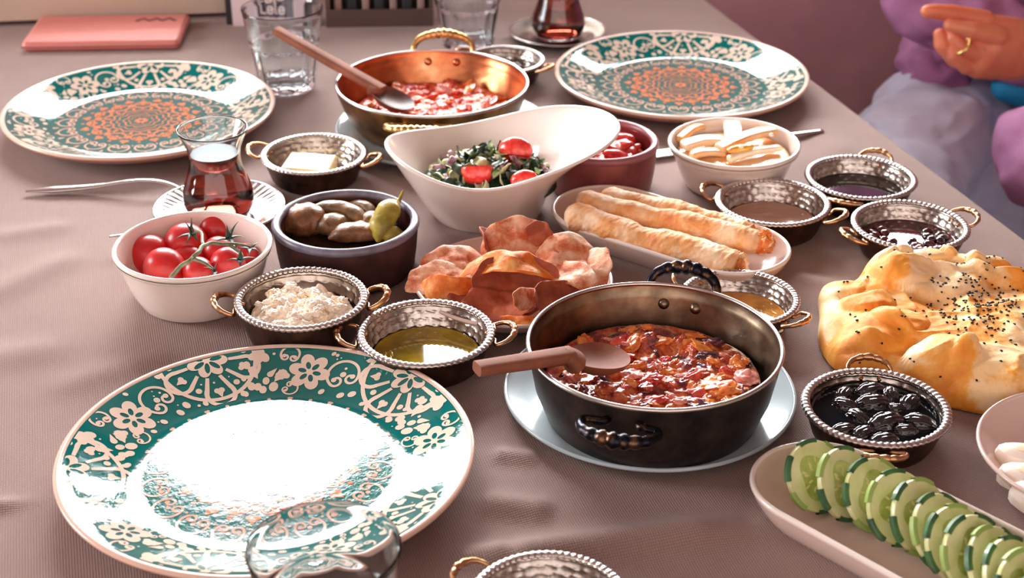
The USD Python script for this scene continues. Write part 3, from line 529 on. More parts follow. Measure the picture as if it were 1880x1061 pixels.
part(hn, 'clotted_cream', mv(rot(blob((.019, .011, .0035), .2, 2, 3, 9), 0, 0, -.6), .014, -.0165, .0101), 'cream', True, label='white cream')
part(hn, 'honey_streak', mv(rot(blob((.012, .005, .0022), .3, 2, 3, 3), 0, 0, -.5), .008, -.010, .0126), 'apricot', True)
# butter slab with a second small piece
x, y, s = P('butter'); bt = thing('butter_slab', 'pale yellow slab of butter in the pan right of the tea glass', 'butter', (x, y, 0), math.radians(-8))
bb = rbox(.045, .039, .0165, .002); bb = bb.subdivide().subdivide(); vv = np.array(bb.vertices); vv += (meshkit.fbm(vv*90, 3, 2)[:, None]-.5)*.0022; part(bt, 'slab', mv(tri(vv, bb.faces), -.0045, -.003, .0034), 'butter', 30)
part(bt, 'shaving', mv(blob((.010, .008, .006), .3, 2.4, 3, 8), .0285, -.008, .0105), 'butter', True)
x, y, s = P('cheese'); ch = thing('crumbly_cheese', 'heap of crumbly white curd cheese in the pan before the tomatoes', 'cheese', (x, y, 0))
m, S = heap(.0392, .0215, .0115, .014, 95, 31, 160, 56); part(ch, 'curd', m, 'cheese', True)
for k in range(60):
    a, q = r_.random()*2*PI, math.sqrt(r_.random())*.033; X_, Y_ = q*math.cos(a), q*math.sin(a); s2 = .0022+.0024*r_.random()
    part(ch, 'crumb', mv(blob((s2*1.2, s2, s2*.9), .6, 2.6, 3, 60+k), X_, Y_, zat(S, X_, Y_)+s2*.25), 'cheese', True)
# olives
x, y, s = P('olives'); pool('olive_brine', 'dark brine around the shiny black olives', 'brine', 'olives', .0200, 'brine')
ol = None
OL = [(1594.6, 697.6, 1.2, .3), (1548, 722, 1., 1.), (1552, 744, 1.05, -.5), (1603.5, 741, 1.35, .1), (1673, 737, 1.1, .9), (1645, 749, .8, 0), (1628, 776, 1.45, .35), (1689, 775, 1.2, -.4), (1550, 790, 1., .2), (1586, 795, 1.05, .5), (1662, 790, .95, 0), (1625, 810, 1.1, .2), (1640, 715, 1., 1.4), (1575, 765, 1.0, -.9)]
WHERE = ['at the back of the olive pan', 'left, high in the olive pan', 'left of the middle of the olive pan', 'in the middle of the olive pan', 'right, high in the olive pan', 'small, right of the middle', 'largest, below the middle of the olive pan', 'at the right edge of the olive pan', 'front left in the olive pan', 'front, left of the pan handle', 'front right in the olive pan', 'at the front edge above the handle', 'in dark brine back right', 'half sunk left of the largest olive']
for (u, v, q, a), wh in zip(OL, WHERE):
    p = unproj(u, v, .019); lab = 'wrinkled black olive '+wh
    dx, dy = p[0]-x, p[1]-y; rr = math.hypot(dx, dy); f = min(1., .0310/max(rr, 1e-6)); loc = (x+dx*f, y+dy*f, .0188)
    if ol is None:
        ol = thing('black_olive', lab, 'olive', loc, a, 'black olives in the small pan', q)
        b = blob((.0100, .0066, .0062), .10, 3.2, 4, 5, 3); vv = np.array(b.vertices); vv *= (1-.06*np.abs(np.sin(7*np.arctan2(vv[:, 2], vv[:, 1])+3*meshkit.fbm(vv*240, 2, 3))))[:, None]; part(ol, 'flesh', tri(vv, b.faces), 'olive', True)
        part(ol, 'stem_scar', mv(rot(lathe([(0, .0004), (.0011, .0003), (.0013, 0)], 12), 0, PI/2, 0), .0098, 0, 0), 'brown_olive', True)
    else: dup(ol, lab, loc, a, sc=q*1.)
x, y, s = P('dried'); do = thing('marinated_olives', 'brown marinated olives in the pan behind the copper pan', 'olives', (x, y, 0), kind='stuff')
ms = []
for k in range(30):
    a, q = r_.random()*2*PI, math.sqrt(r_.random())*.029; ms.append(mv(rot(blob((.0078, .0056, .005), .15, 2, 2, k), 0, 0, r_.random()*6), q*math.cos(a), q*math.sin(a), .009+.005*r_.random()))
part(do, 'olive_pile', cat_(*ms), 'brown_olive', True)

# ------------------------------------------------------------------ clay pots
def clay_pot(label, x, y, m, mr, R=.0597, H=.0470):
    t = thing('clay_pot', label, 'pot', (x, y, 0))
    part(t, 'body', lathe([(0, .0), (R-.012, .0), (R-.007, .002), (R-.0045, .006), (R-.0025, .02), (R-.0012, .034), (R-.001, .0395), (R-.0015, H-.005)], 128), m, 50)
    part(t, 'inner_glaze', lathe([(R-.0062, H-.0045), (R-.0075, .036), (R-.0085, .02), (R-.011, .010), (R-.018, .0062), (0, .006)], 128), 'pot_glaze' if m == 'clay' else 'red_glaze', True)
    part(t, 'rim', lathe(arc(R-.0031, H-.0041, .0037, -160, 200, 16), 128), mr, True, label='rounded rim'); return t
mat('pot_glaze', (70, 40, 38), .14, coat_weight=.5); mat('red_glaze', (120, 44, 46), .15, coat_weight=.5); mat('red_clay_rim', (150, 92, 100), .3)
clay_pot('brown clay pot with braised peppers, between the tomato bowl and the salad', -.1360, 1.1275, 'clay', 'clay_rim')
clay_pot('reddish clay pot of red paste behind the right tip of the salad bowl', .0815, 1.2930, 'red_clay', 'red_clay_rim', .0515, .0500)
cx, cy = -.1360, 1.1275
br = thing('pepper_broth', 'dark broth under the braised peppers in the clay pot', 'broth', (cx, cy, 0)); part(br, 'liquid', lathe([(0, .0225), (.046, .0225), (.0502, .0228), (.049, .016), (.046, .011), (0, .011)], 80), 'broth', True)
def pepper_piece(label, u, v, z, L, r, az, bend, m, seed, tilt=0., flat=.7, tip=False, group='braised vegetables in the clay pot'):
    z -= .008; L *= 1.12; r *= 1.22; p = unproj(u, v, z); t = thing('braised_pepper' if m != 'aubergine' else 'braised_aubergine', label, 'pepper' if m != 'aubergine' else 'aubergine', (p[0], p[1], z), az, group)
    q = np.linspace(-1, 1, 22); path = np.c_[q*L/2, bend*(1-q**2), tilt*q*L/2+.004*(1-q**2)]
    prof = np.clip(1-np.abs(q)**3.5, .12, 1)
    def fn(tt, a, rr): return rr*(1+.55*(meshkit.fbm(np.stack(np.broadcast_arrays(tt*7, np.cos(a)*1.6+seed, np.sin(a)*1.6), -1), 3, seed)-.5))
    part(t, 'flesh', sweep(path, r*prof, 16, flat, fn=fn), m, True)
    if tip: part(t, 'stem', sweep(dense([path[-1]-[.002, 0, 0], path[-1]+[.003, 0, .003], path[-1]+[.006, -.001, .008]], 4), np.linspace(.0022, .0008, 9), 8), 'pepper_green', True)
    return t
pepper_piece('rounded brown aubergine piece at the left of the clay pot', 562, 415, .038, .036, .0135, .55, .003, 'aubergine', 1, 0, .8)
pepper_piece('arched orange-brown pepper strip at the back of the clay pot', 620, 404, .043, .050, .0068, -.35, .012, 'pepper', 2, -.15)
pepper_piece('small brown pepper lump in the middle of the clay pot', 612, 424, .037, .028, .0098, .2, .004, 'pepper', 3)
pepper_piece('long pale-skinned pepper lying at the front of the clay pot', 655, 437, .036, .042, .0088, .12, .003, 'aubergine', 4)
pepper_piece('upright green pepper with its stem at the right of the clay pot', 713, 408, .047, .034, .0085, 1.15, .003, 'pepper_green', 5, .55, .85, True)
pepper_piece('greenish pepper at the right front of the clay pot', 706, 437, .036, .030, .0082, -.4, .002, 'pepper_green', 6)
pepper_piece('dull green pepper slice behind the upright pepper', 682, 416, .038, .026, .0080, -.6, .003, 'pepper', 7)
pepper_piece('thin translucent brown skin curl at the back wall of the pot', 655, 392, .042, .030, .0045, -.7, .009, 'pepper', 8)
rp = thing('red_pepper_paste', 'glossy chunky red pepper and tomato paste in the reddish pot', 'paste', (.0815, 1.2930, 0))
m, S = heap(.0412, .0330, .004, .012, 80, 41, 110, 36); part(rp, 'sauce', m, 'chunk_red', True)
for k in range(22):
    a, q = r_.random()*2*PI, math.sqrt(r_.random())*.035; X_, Y_ = q*math.cos(a), q*math.sin(a); s2 = .005+.005*r_.random()
    part(rp, 'pepper_chunk', mv(rot(blob((s2*1.6, s2, s2*.7), .25, 1.8, 2, 80+k), .3*r_.normal(), .3*r_.normal(), r_.random()*6), X_, Y_, zat(S, X_, Y_)+s2*.3), ['chunk_red', 'tomato_cut'][k % 2], True)

# ------------------------------------------------------------------ white ramekins, tomatoes, cheese strips
def ramekin(label, x, y, R, H=.0480):
    t = thing('white_bowl', label, 'bowl', (x, y, 0), 0, 'round white serving bowls')
    part(t, 'body', lathe([(R-.0040, H-.0010), (R-.0055, H-.007), (R-.0085, .024), (R-.0135, .010), (R-.021, .0048), (0, .004)], 128), 'white_ceramic', True, label='glazed inside')
    part(t, 'outer_wall', lathe([(0, .0015), (R-.0225, .0015), (R-.024, 0), (R-.0205, 0), (R-.0170, .003), (R-.0120, .013), (R-.0060, .030), (R-.0032, H-.0075), (R-.0016, H-.0062), (R-.0006, H-.0035)], 128), 'white_ceramic', 50)
    part(t, 'rim', lathe(arc(R-.0021, H-.0014, .0021, -180, 180, 14), 128), 'white_ceramic', True, label='thick rounded rim'); return t
ramekin('white bowl of cherry tomatoes on the vine, left of the clay pot', -.2509, 1.0763, .0623)
ramekin('white bowl with cheese strips, below the far right teal plate', .2035, 1.3020, .0608, .0425)
TB = (-.2509, 1.0763); tom = None; TPOS = []
TL = [(275, 472, .0355, .0175, 'cherry tomato at the left wall of the white bowl'), (302, 496, .0400, .0170, 'cherry tomato lowest at the front left of the bowl'), (318, 437, .0310, .0150, 'cherry tomato half hidden at the back left of the bowl'), (341, 452, .0400, .0182, 'large cherry tomato in the middle under the pointed sepals'), (397, 424, .0410, .0160, 'cherry tomato farthest back, right of the pointed sepals'),
      (402, 467, .0370, .0140, 'small cherry tomato right of the vine fork'), (418, 488, .0410, .0142, 'cherry tomato at the right front under a green sepal'), (364, 503, .0400, .0128, 'cherry tomato at the front rim beside the short stem'), (452, 470, .0360, .0098, 'half-green little tomato at the right end of the vine'), (345, 485, .032, .015, 'cherry tomato in shade under the vine')]
for u, v, z, r, lab in TL:
    z -= .011; p = unproj(u, v, z); TPOS.append((p, r)); k = r/.016; az = float(rng.random()*6)
    if tom is None:
        tom = thing('cherry_tomato', lab, 'tomato', p, 0, 'cherry tomatoes in the white bowl', k)
        m = trimesh.creation.icosphere(4, .016); vv = np.array(m.vertices); q = vv[:, 2]/.016; rr = np.hypot(vv[:, 0], vv[:, 1])/.016
        vv[:, 2] = np.where(q > 0, vv[:, 2]*.94-.0022*np.exp(-(rr/.22)**2), vv[:, 2]*.96); part(tom, 'skin', rot(tri(vv, m.faces), 2.0, .3, 0), 'tomato', True)
        part(tom, 'stem_scar', rot(mv(lathe([(0, .0006), (.0016, .0004), (.002, 0)], 14), 0, 0, .0126), 2.0, .3, 0), 'vine', True)
    else: dup(tom, lab, p, .5*math.sin(az), sc=k)
vn = thing('tomato_vine', 'dry green tomato vine with pointed sepals lying over the tomatoes', 'vine', (TB[0], TB[1], 0)); o = np.array([TB[0], TB[1], 0])
def ap(u, v, z): return unproj(u, v, z-.011)-o
main = dense([ap(314, 513, .054), ap(335, 490, .061), ap(356, 474, .066), ap(376, 452, .067), ap(393, 449, .064), ap(418, 452, .061), ap(438, 464, .056), ap(446, 480, .052)], 8)
part(vn, 'stem', sweep(main, np.linspace(.0019, .0013, len(main)), 10, fn=lambda t, a, r: r*(1+.25*np.sin(t*40+a))), 'vine', True)
for pts_ in ([(376, 452, .067), (371, 436, .066), (362, 428, .064), (352, 432, .062)], [(352, 477, .066), (372, 484, .062), (388, 494, .059), (394, 502, .056)], [(405, 450, .063), (425, 450, .061), (445, 452, .058), (466, 459, .054)], [(430, 458, .059), (424, 446, .060), (420, 440, .060)]):
    q = dense([ap(*c) for c in pts_], 7); part(vn, 'side_stem', sweep(q, np.linspace(.0015, .0011, len(q)), 8), 'vine', True)
def calyx(c, dirs, L):
    for k, d in enumerate(dirs):
        d = np.asarray(d, float); d /= np.linalg.norm(d); e = c+d*L*(.8+.3*((k*7) % 3)/2); m_ = (c+e)/2+np.array([0, 0, .0018])
        part(vn, 'sepal', sweep(dense([c, m_, e], 6), np.array([.0014, .0021, .0024, .0022, .0019, .0016, .0013, .001, .0008, .0006, .0004, .0003, .0002])[:13], 8, .35), 'sepal', True, label='dark pointed sepal')
calyx(ap(352, 433, .061), [(-.5, .1, 1.1), (.05, .1, 1.1), (-.8, -.5, -.1), (.5, -.7, -.2), (-.1, -1, -.1)], .0150)
calyx(ap(419, 441, .060), [(-.05, .1, 1), (1, .1, .05), (.4, .5, .6), (-.7, -.3, -.1), (.6, -.8, -.2)], .0145)
calyx(ap(440, 481, .053), [(.2, -1, -.2), (-.8, -.3, .1), (.9, .1, .1), (.1, .5, .8)], .0120)
calyx(ap(394, 503, .0565), [(.3, .2, 1), (-.6, -.4, .6), (.2, -1, 0)], .0110)
calyx(ap(459, 461, .0545), [(.7, -.5, .1), (-.8, -.3, .2), (.1, -.9, .1), (.6, .5, .3)], .0120)
# cheese strips in the second white bowl
bx, by = .2035, 1.3020
cs = thing('melted_cheese', 'orange-tinted soft cheese filling the second white bowl', 'cheese', (bx, by, 0)); m, S = heap(.0515, .0325, .002, .004, 40, 51, 90, 24); part(cs, 'filling', m, 'cheese_orange', True)
def strip(label, u0, v0, u1, v1, z, w, h, m, name='cheese_strip', cat='cheese'):
    z -= .0130; a, b = unproj(u0, v0, z), unproj(u1, v1, z); c = (a+b)/2; d = b-a; L = np.linalg.norm(d); t = thing(name, label, cat, (c[0], c[1], z-h/2), math.atan2(d[1], d[0]), 'strips of cheese in the white bowl')
    g = rbox(L, w, h, .0022, 3).subdivide().subdivide(); vv = np.array(g.vertices); vv[:, 2] += .003*np.cos(vv[:, 0]/L*PI)-.002; vv += (meshkit.fbm(vv*70, 3, int(u0))[:, None]-.5)*.0022; part(t, 'slice', tri(vv, g.faces), m, 35); return t
strip('upright white cheese strip at the back of the second white bowl', 1343, 221, 1346, 258, .055, .0165, .007, 'cheese_pale')
strip('broad pale cheese strip at the left of the second white bowl', 1252, 263, 1326, 253, .053, .0150, .007, 'cheese_pale')
strip('long cheese strip crossing the bowl towards its right wall', 1318, 268, 1420, 234, .055, .0130, .007, 'cheese_orange')
strip('thin cheese strip along the front of the second white bowl', 1335, 288, 1432, 266, .052, .0075, .006, 'cheese_pale')
strip('cheese strip along the back left wall of the bowl', 1246, 252, 1290, 226, .052, .0090, .006, 'cheese_orange')
strip('lowest cheese strip beside the front rim of the bowl', 1266, 281, 1330, 276, .051, .0100, .006, 'cheese_orange')
ap_ = thing('apricot_piece', 'glossy orange dried apricot on the cheese strips', 'apricot', unproj(1358, 271, .0430), .35); part(ap_, 'flesh', blob((.0135, .0052, .004), .2, 2, 3, 3), 'apricot', True)
for k, (u, v) in enumerate(((1360, 267), (1397, 265), (1415, 245))): part(ap_, 'droplet', mv(blob((.0024, .0018, .0016), .1, 1, 2, k), *(rot(tri([unproj(u, v, .0470)-unproj(1358, 271, .0430)], np.zeros((0, 3), int)), 0, 0, -.35).vertices[0])), 'cream', True)

# ------------------------------------------------------------------ salad bowl
SB = dict(c=(-.0163, 1.239), ang=.0, r=[.0889, .0052, .0015, .0136, -.0021, .0019, -.0024], h=[.0658, .0091, .0002, .0104, .0014, -.0021, -.0014], a=.0912)
def salad_bowl():
    th = np.linspace(0, 2*PI, 144, endpoint=False); B = np.stack([np.ones(144), np.cos(th), np.sin(th), np.cos(2*th), np.sin(2*th), np.cos(3*th), np.sin(3*th)])
    R = np.array(SB['r'])@B; H = np.array(SB['h'])@B; A = th+SB['a']
    def ring(r, z): return np.c_[r*np.cos(A), r*np.sin(A), z]
    pw = 1.15+2.3*np.clip(np.cos(th-.3), 0, 1)**.9; rb = .047; rbv = rb*(1-.06*np.cos(th-.3)); outer, inner = [], []
    cx0, cy0 = -.004, .004
    for t in np.linspace(0, 1, 24):
        q = t**pw*.82+.18*t**.6; r = rbv+(R-rbv)*q; z = H*t**1.1; s = 1-t; g = ring(r, z); g[:, 0] += cx0*s; g[:, 1] += cy0*s; outer.append(g)
    for t in np.linspace(1, 0, 24):
        q = t**pw*.82+.18*t**.6; r = rbv-.003+(R-rbv-.0012)*q-.0010*(1-t)**.5; z = .0055+(H-.0055)*t**1.14; g = ring(r-(.0028*(1-t)), z+(.0003 if t > .99 else 0)); g[:, 0] += cx0*(1-t); g[:, 1] += cy0*(1-t); inner.append(g)
    rim = []
    for a in np.radians(np.linspace(20, 160, 6)): rim.append(ring(R-.0021+.0021*np.cos(a), H+.0019*np.sin(a)))
    V = np.vstack([[[cx0, cy0, .0]], ]+[ring(rbv*.98, np.zeros(144)+.0)+[cx0, cy0, 0]]+outer+rim+inner+[[[cx0, cy0, .0052]]]); n = 144; rows = (len(V)-2)//n
    F = gridfaces(rows, n, True)+1; j = np.arange(n); F = np.vstack([F, np.stack([np.zeros(n, int), 1+(j+1) % n, 1+j], 1), np.stack([np.full(n, len(V)-1), 1+(rows-1)*n+j, 1+(rows-1)*n+(j+1) % n], 1)])
    m = tri(V, F)
    if m.volume < 0: m.invert()
    return m
sb = thing('salad_bowl', 'white sculptural salad bowl with one raised tip, in the centre of the table', 'bowl', (SB['c'][0], SB['c'][1], 0)); part(sb, 'body', salad_bowl(), 'white_ceramic', 50)
sl = thing('green_salad', 'chopped green salad with red onion in the white salad bowl', 'salad', (SB['c'][0], SB['c'][1], 0))
m, S = heap(.0555, .0290, .014, .010, 60, 61, 90, 26); mm = tri(np.array(m.vertices)*[1.08, .80, 1]+[-.004, 0, 0], m.faces); part(sl, 'chopped_leaves', mm, 'leaf_dark', True, kind='stuff')
def leaf(L, W, curl, seed, th=.0007):
    a = np.linspace(0, 2*PI, 14, endpoint=False); o = np.c_[L/2*np.cos(a), W/2*np.sin(a)*(1+.18*np.cos(3*a+seed))]*(1+.13*np.sin(5*a+seed*2))[:, None]
    return sheet(o, lambda x, y: (x, y, curl*(x**2)*18+curl*22*y**2*np.sign(seed % 2-.5)+.0016*np.sin(x*420+seed)+.0012*np.sin(y*500+seed)), th, 4)
r_ = np.random.default_rng(17)
for k in range(175):
    a, q = r_.random()*2*PI, math.sqrt(r_.random()); X_, Y_ = .056*q*math.cos(a)-.004, .041*q*math.sin(a); Z_ = .0325+.0175*(1-q**2)+.008*r_.random()
    kd = r_.choice(['leaf_dark', 'leaf_dark', 'leaf_dark', 'leaf_mid', 'leaf_mid', 'leaf_mid', 'leaf_pale', 'leaf_pale', 'leaf_pale', 'leaf_purple', 'leaf_purple', 'leaf_purple']); L = (.013+.010*r_.random())*(1.15 if 'dark' in kd else .72)
    part(sl, {'leaf_dark': 'dark_leaf', 'leaf_mid': 'lettuce_leaf', 'leaf_pale': 'lettuce_rib', 'leaf_purple': 'onion_sliver'}[kd], mv(rot(leaf(L, L*(.7 if 'purple' not in kd else .4), r_.normal()*1.2, k), r_.normal()*.65, r_.normal()*.65, r_.random()*6.3), X_, Y_, Z_), kd, 60)
for lab, u, v, z, s, az, tx in (('bright red tomato wedge at the front of the salad', 876, 314, .051, .0125, .1, -.5), ('frosted pink tomato wedge at the back right of the salad', 945, 275, .057, .0135, -.25, -.35), ('red tomato wedge low at the right front of the salad', 962, 331, .048, .0108, .15, -.4)):
    p = unproj(u, v, z); t = thing('tomato_wedge', lab, 'tomato', p, az, 'tomato wedges on the salad')
    g = m3.Manifold.sphere(s, 48).trim_by_plane((0, .35, -1), -.15*s) if False else m3.Manifold.sphere(s, 48).trim_by_plane((0, 0, 1), -.35*s).scale((1.15, .72, .85)).refine(2)
    g2 = to_tri(g); vv = np.array(g2.vertices); vv *= (1+.10*(meshkit.fbm(vv*150, 3, int(u))-.5))[:, None]; part(t, 'flesh', rot(tri(vv, g2.faces), tx+(PI if u < 900 else 0), 0, 0), 'tomato_cut', 40)
    part(t, 'skin', rot(tri(np.array(trimesh.creation.icosphere(3, 1.).vertices)*[s*1.06, s*.50, s*.50]+[0, .0035*s/.014, (-.5 if u > 900 else -.42)*s], trimesh.creation.icosphere(3, 1.).faces), tx, 0, 0), 'tomato', True)

# ------------------------------------------------------------------ oval dishes
def oval_dish(label, cx, cy, L, W, ang, H=.030, group='long oval white dishes'):
    t = thing('oval_dish', label, 'dish', (cx, cy, 0), ang, group)
    def ring(w, ext, z, n=40):
        hl = L/2-W/2; a = np.linspace(-PI/2, PI/2, n); return np.vstack([np.c_[hl+w*np.cos(a), w*np.sin(a), np.full(n, z)], np.c_[-hl-w*np.cos(a), -w*np.sin(a), np.full(n, z)]])
    h = W/2; rows = [(h*.55, .0), (h*.62, 0), (h*.66, .0012), (h*.80, .009), (h*.93, H*.68), (h-.0008, H-.003), (h, H-.0015), (h-.0006, H-.0003), (h-.0018, H), (h-.0030, H-.0005), (h-.0038, H-.0025), (h*.88, H*.6), (h*.74, .0085), (h*.62, .0050), (h*.5, .0042)]
    V = np.vstack([ring(w, 0, z) for w, z in rows]); n = 80; F = gridfaces(len(rows), n, True); c0, c1 = len(V), len(V)+1
    V = np.vstack([V, [0, 0, 0], [0, 0, .0042]]); j = np.arange(n); e = (len(rows)-1)*n
    F = np.vstack([F, np.stack([np.full(n, c0), (j+1) % n, j], 1), np.stack([np.full(n, c1), e+j, e+(j+1) % n], 1)]); m = tri(V, F)
    if m.volume < 0: m.invert()
    part(t, 'body', m, 'warm_ceramic', 60)
    rr = ring(h-.0018, 0, H-.0006); rr = np.vstack([rr, rr[:1]]); part(t, 'rim', sweep(rr, .0018, 8), 'white_ceramic', True, label='rounded pale rim'); return t
oval_dish('oval white dish carrying three fried pastry rolls', .1308, 1.1560, .2190, .0985, -.6533, .0255)
oval_dish('oval white dish of cucumber slices at the lower right', .2598, .7140, .2832, .0936, -.823, .0275)
def roll(label, p0, p1, r, seed, ragged):
    a, b = unproj(*p0), unproj(*p1); c = (a+b)/2; t = thing('pastry_roll', label, 'pastry', (c[0], c[1], 0), 0, 'fried pastry rolls')
    q = np.linspace(0, 1, 170); path = (a+(b-a)*q[:, None])-[c[0], c[1], 0]; path[:, 2] += .0015*np.sin(q*9+seed)
    pr = np.clip(np.minimum(q*14+.35, (1-q)*14+.55), 0, 1)**.5*(1+.06*np.sin(q*21+seed))
    def fn(tt, an, rr): return rr*(1+.30*(meshkit.fbm(np.stack(np.broadcast_arrays(tt*16, np.cos(an)*1.3+seed, np.sin(an)*1.3), -1), 4, seed)-.5)+.05*np.clip(np.sin(an*1+tt*30+seed), 0, 1)+.10*(meshkit.fbm(np.stack(np.broadcast_arrays(tt*70, np.cos(an)*5+seed, np.sin(an)*5), -1), 2, seed+9)-.5))
    part(t, 'crust', sweep(path, r*pr, 44, .92, fn=fn), 'pastry', True)
    d = (b-a)/np.linalg.norm(b-a); rg = np.random.default_rng(seed)
    for k in range(ragged):
        v = rg.normal(size=3)*[1, 1, .6]; v -= d*(v@d); v /= np.linalg.norm(v); e = path[-1]+v*r*.55*rg.random(); part(t, 'frayed_end', mv(rot(blob((.0085, .0055, .005), .45, 2.4, 3, seed*10+k), rg.random()*3, rg.random()*3, 0), *(e+d*.002)), ['pastry', 'pastry_filling', 'chip_orange'][k % 3], True)
    return t
roll('front fried pastry roll, nearest the black pan handle', (1043, 396, .030), (1352, 486, .024), .0125, 1, 2)
roll('middle fried pastry roll with a frayed orange end', (1062, 368, .030), (1398, 443, .026), .0112, 2, 9)
roll('rear fried pastry roll along the far side of the dish', (1105, 360, .030), (1375, 426, .028), .0120, 3, 3)
# cucumber slices, leaning on one another like fallen dominoes along the dish
CA = -.823; cd = np.array([math.cos(CA), math.sin(CA), 0]); cu = None
def cuc_slice(t):
    n = 48; R = .0235; part(t, 'flesh', mv(lathe([(0, .0018), (R*.55, .0019), (R*.95, .0019), (R*.97, .0012), (R*.97, -.0012), (R*.95, -.0019), (0, -.0019)], n), 0, 0, 0), 'cuc_flesh', 40)
    th = np.linspace(0, 2*PI, 37)[:-1]; o = np.c_[np.cos(th), np.sin(th)]*(R*.58*(1+.16*np.cos(3*th)))[:, None]; part(t, 'seed_core', mv(trimesh.creation.extrude_polygon(Polygon(o), .0043), 0, 0, -.00215), 'cuc_core', False, label='greener seed core')
    for k in range(6):                                # strips of peel left round the edge
        a0 = k*PI/3+.15; a = np.linspace(a0, a0+(.62 if k % 2 else .72), 9); V = []
        for rr, zz in ((R*.965, -.0017), (R*1.02, -.0016), (R*1.02, .0016), (R*.965, .0021), (R*.90, .00215)): V.append(np.c_[rr*np.cos(a), rr*np.sin(a), np.full(9, zz)])
        V = np.vstack(V); m = tri(V, gridfaces(5, 9, False)); 
        if (m.face_normals*m.triangles_center).sum() < 0: m.invert()
        part(t, 'peel', m, 'cuc_peel' if k % 3 else 'cuc_peel_light', 40)
    for k in range(18):
        a = k*2*PI/18+.2*(k % 2); rr = R*(.30+.16*((k*5) % 3)/2); part(t, 'seed', mv(rot(blob((.0021, .0009, .0004), 0, 1, 1), 0, 0, a), rr*math.cos(a), rr*math.sin(a), .00225), 'cuc_seed', True)
TOPS = [(1478, 812), (1530, 829), (1585, 842), (1632, 866), (1668, 886), (1702, 908), (1738, 930), (1770, 950), (1802, 968), (1836, 990), (1870, 1012), (1905, 1036), (1942, 1062)]
ORD = ['first and farthest', 'second', 'third', 'fourth', 'fifth', 'sixth', 'seventh', 'eighth', 'ninth', 'tenth', 'eleventh', 'twelfth', 'thirteenth and nearest']
for k, (u, v) in enumerate(TOPS):
    tp = unproj(u, v, .043); lean = .62+.05*math.sin(k*2.1); yaw = CA-.15+.12*math.sin(k*1.7)
    nrm = np.array([math.cos(yaw)*math.sin(lean+.35), math.sin(yaw)*math.sin(lean+.35), math.cos(lean+.35)]); upv = np.array([0, 0, 1])-nrm*nrm[2]; upv /= np.linalg.norm(upv); c = tp-upv*.0225
    c[2] = max(c[2], .0042+.0235*math.sin(lean+.35)+.002)
    lab = f'cucumber slice, {ORD[k]} in the row on the oval dish'
    if cu is None:
        t = cu = thing('cucumber_slice', lab, 'cucumber', (0, 0, 0), 0, 'cucumber slices in a row'); cuc_slice(t); x_ = UsdGeom.Xformable(t)
    else:
        t = UsdGeom.Xform.Define(stage, numbered('/World/cucumber_slice')).GetPrim(); tag(t, lab, 'cucumber', 'cucumber slices in a row'); t.GetReferences().AddInternalReference(cu.GetPath()); t.SetInstanceable(True); x_ = UsdGeom.Xformable(t)
    bx_ = np.cross(upv, nrm); sp = k*1.3+.4*k; ca, sa = math.cos(sp), math.sin(sp); ex = bx_*ca+upv*sa; ey = -bx_*sa+upv*ca
    x_.ClearXformOpOrder(); x_.AddTransformOp().Set(Gf.Matrix4d(*ex, 0, *ey, 0, *nrm, 0, c[0], c[1], c[2]+T, 1))

# ------------------------------------------------------------------ chips
def saucer_plate(name, label, R, x, y, H, m, cat='plate'):
    t = thing(name, label, cat, (x, y, 0)); part(t, 'body', lathe([(0, .0045), (R*.60, .0045), (R*.72, .0065), (R*.86, H*.60), (R*.965, H-.0015), (R*.985, H), (R, H-.0006), (R*.998, H-.002), (R*.88, H*.45), (R*.72, .0025), (R*.64, 0), (R*.58, 0), (R*.55, .0015), (0, .0015)], 128), m, True)
    part(t, 'rim', lathe(arc(R*.987, H-.0012, .0016, -180, 180, 10), 128), m, True); return t
saucer_plate('chip_plate', 'shallow pinkish-white plate heaped with potato chips in front of the salad bowl', .0785, .0010, 1.0725, .0210, 'warm_ceramic')
saucer_plate('white_dish', 'pinkish-white dish of peeled radish slices cut off at the right edge', .0760, .3810, .8280, .0230, 'warm_ceramic', 'dish')
def chip(label, u, v, z, L, W, bend, tilt, az, m, seed, bx2=0.):
    p = unproj(u, v, z); t = thing('potato_chip', label, 'chip', p, 0, 'red potato chips on the plate'); a = np.linspace(0, 2*PI, 40, endpoint=False)
    o = np.c_[L/2*np.cos(a), W/2*np.sin(a)]*(1+.22*(meshkit.fbm(np.c_[np.cos(a)*1.5+seed, np.sin(a)*1.5, 0*a], 3, seed)-.5)+.05*np.sin(7*a+seed))[:, None]
    def h(x, y):
        k = bend; 
        if abs(k) > 1e-3: ang = x*k; X = np.sin(ang)/k; Z = (1-np.cos(ang))/k
        else: X, Z = x, 0*x
        n = meshkit.fbm(np.c_[x*70, y*70, 0*x+seed], 3, seed)-.5; return X, y, Z+bx2*y**2*14+.009*n+.004*np.sin(y*120+seed)*(x/L)
    part(t, 'slice', rot(sheet(o, h, .0014, 9), *tilt[:2], az), m, True); return t
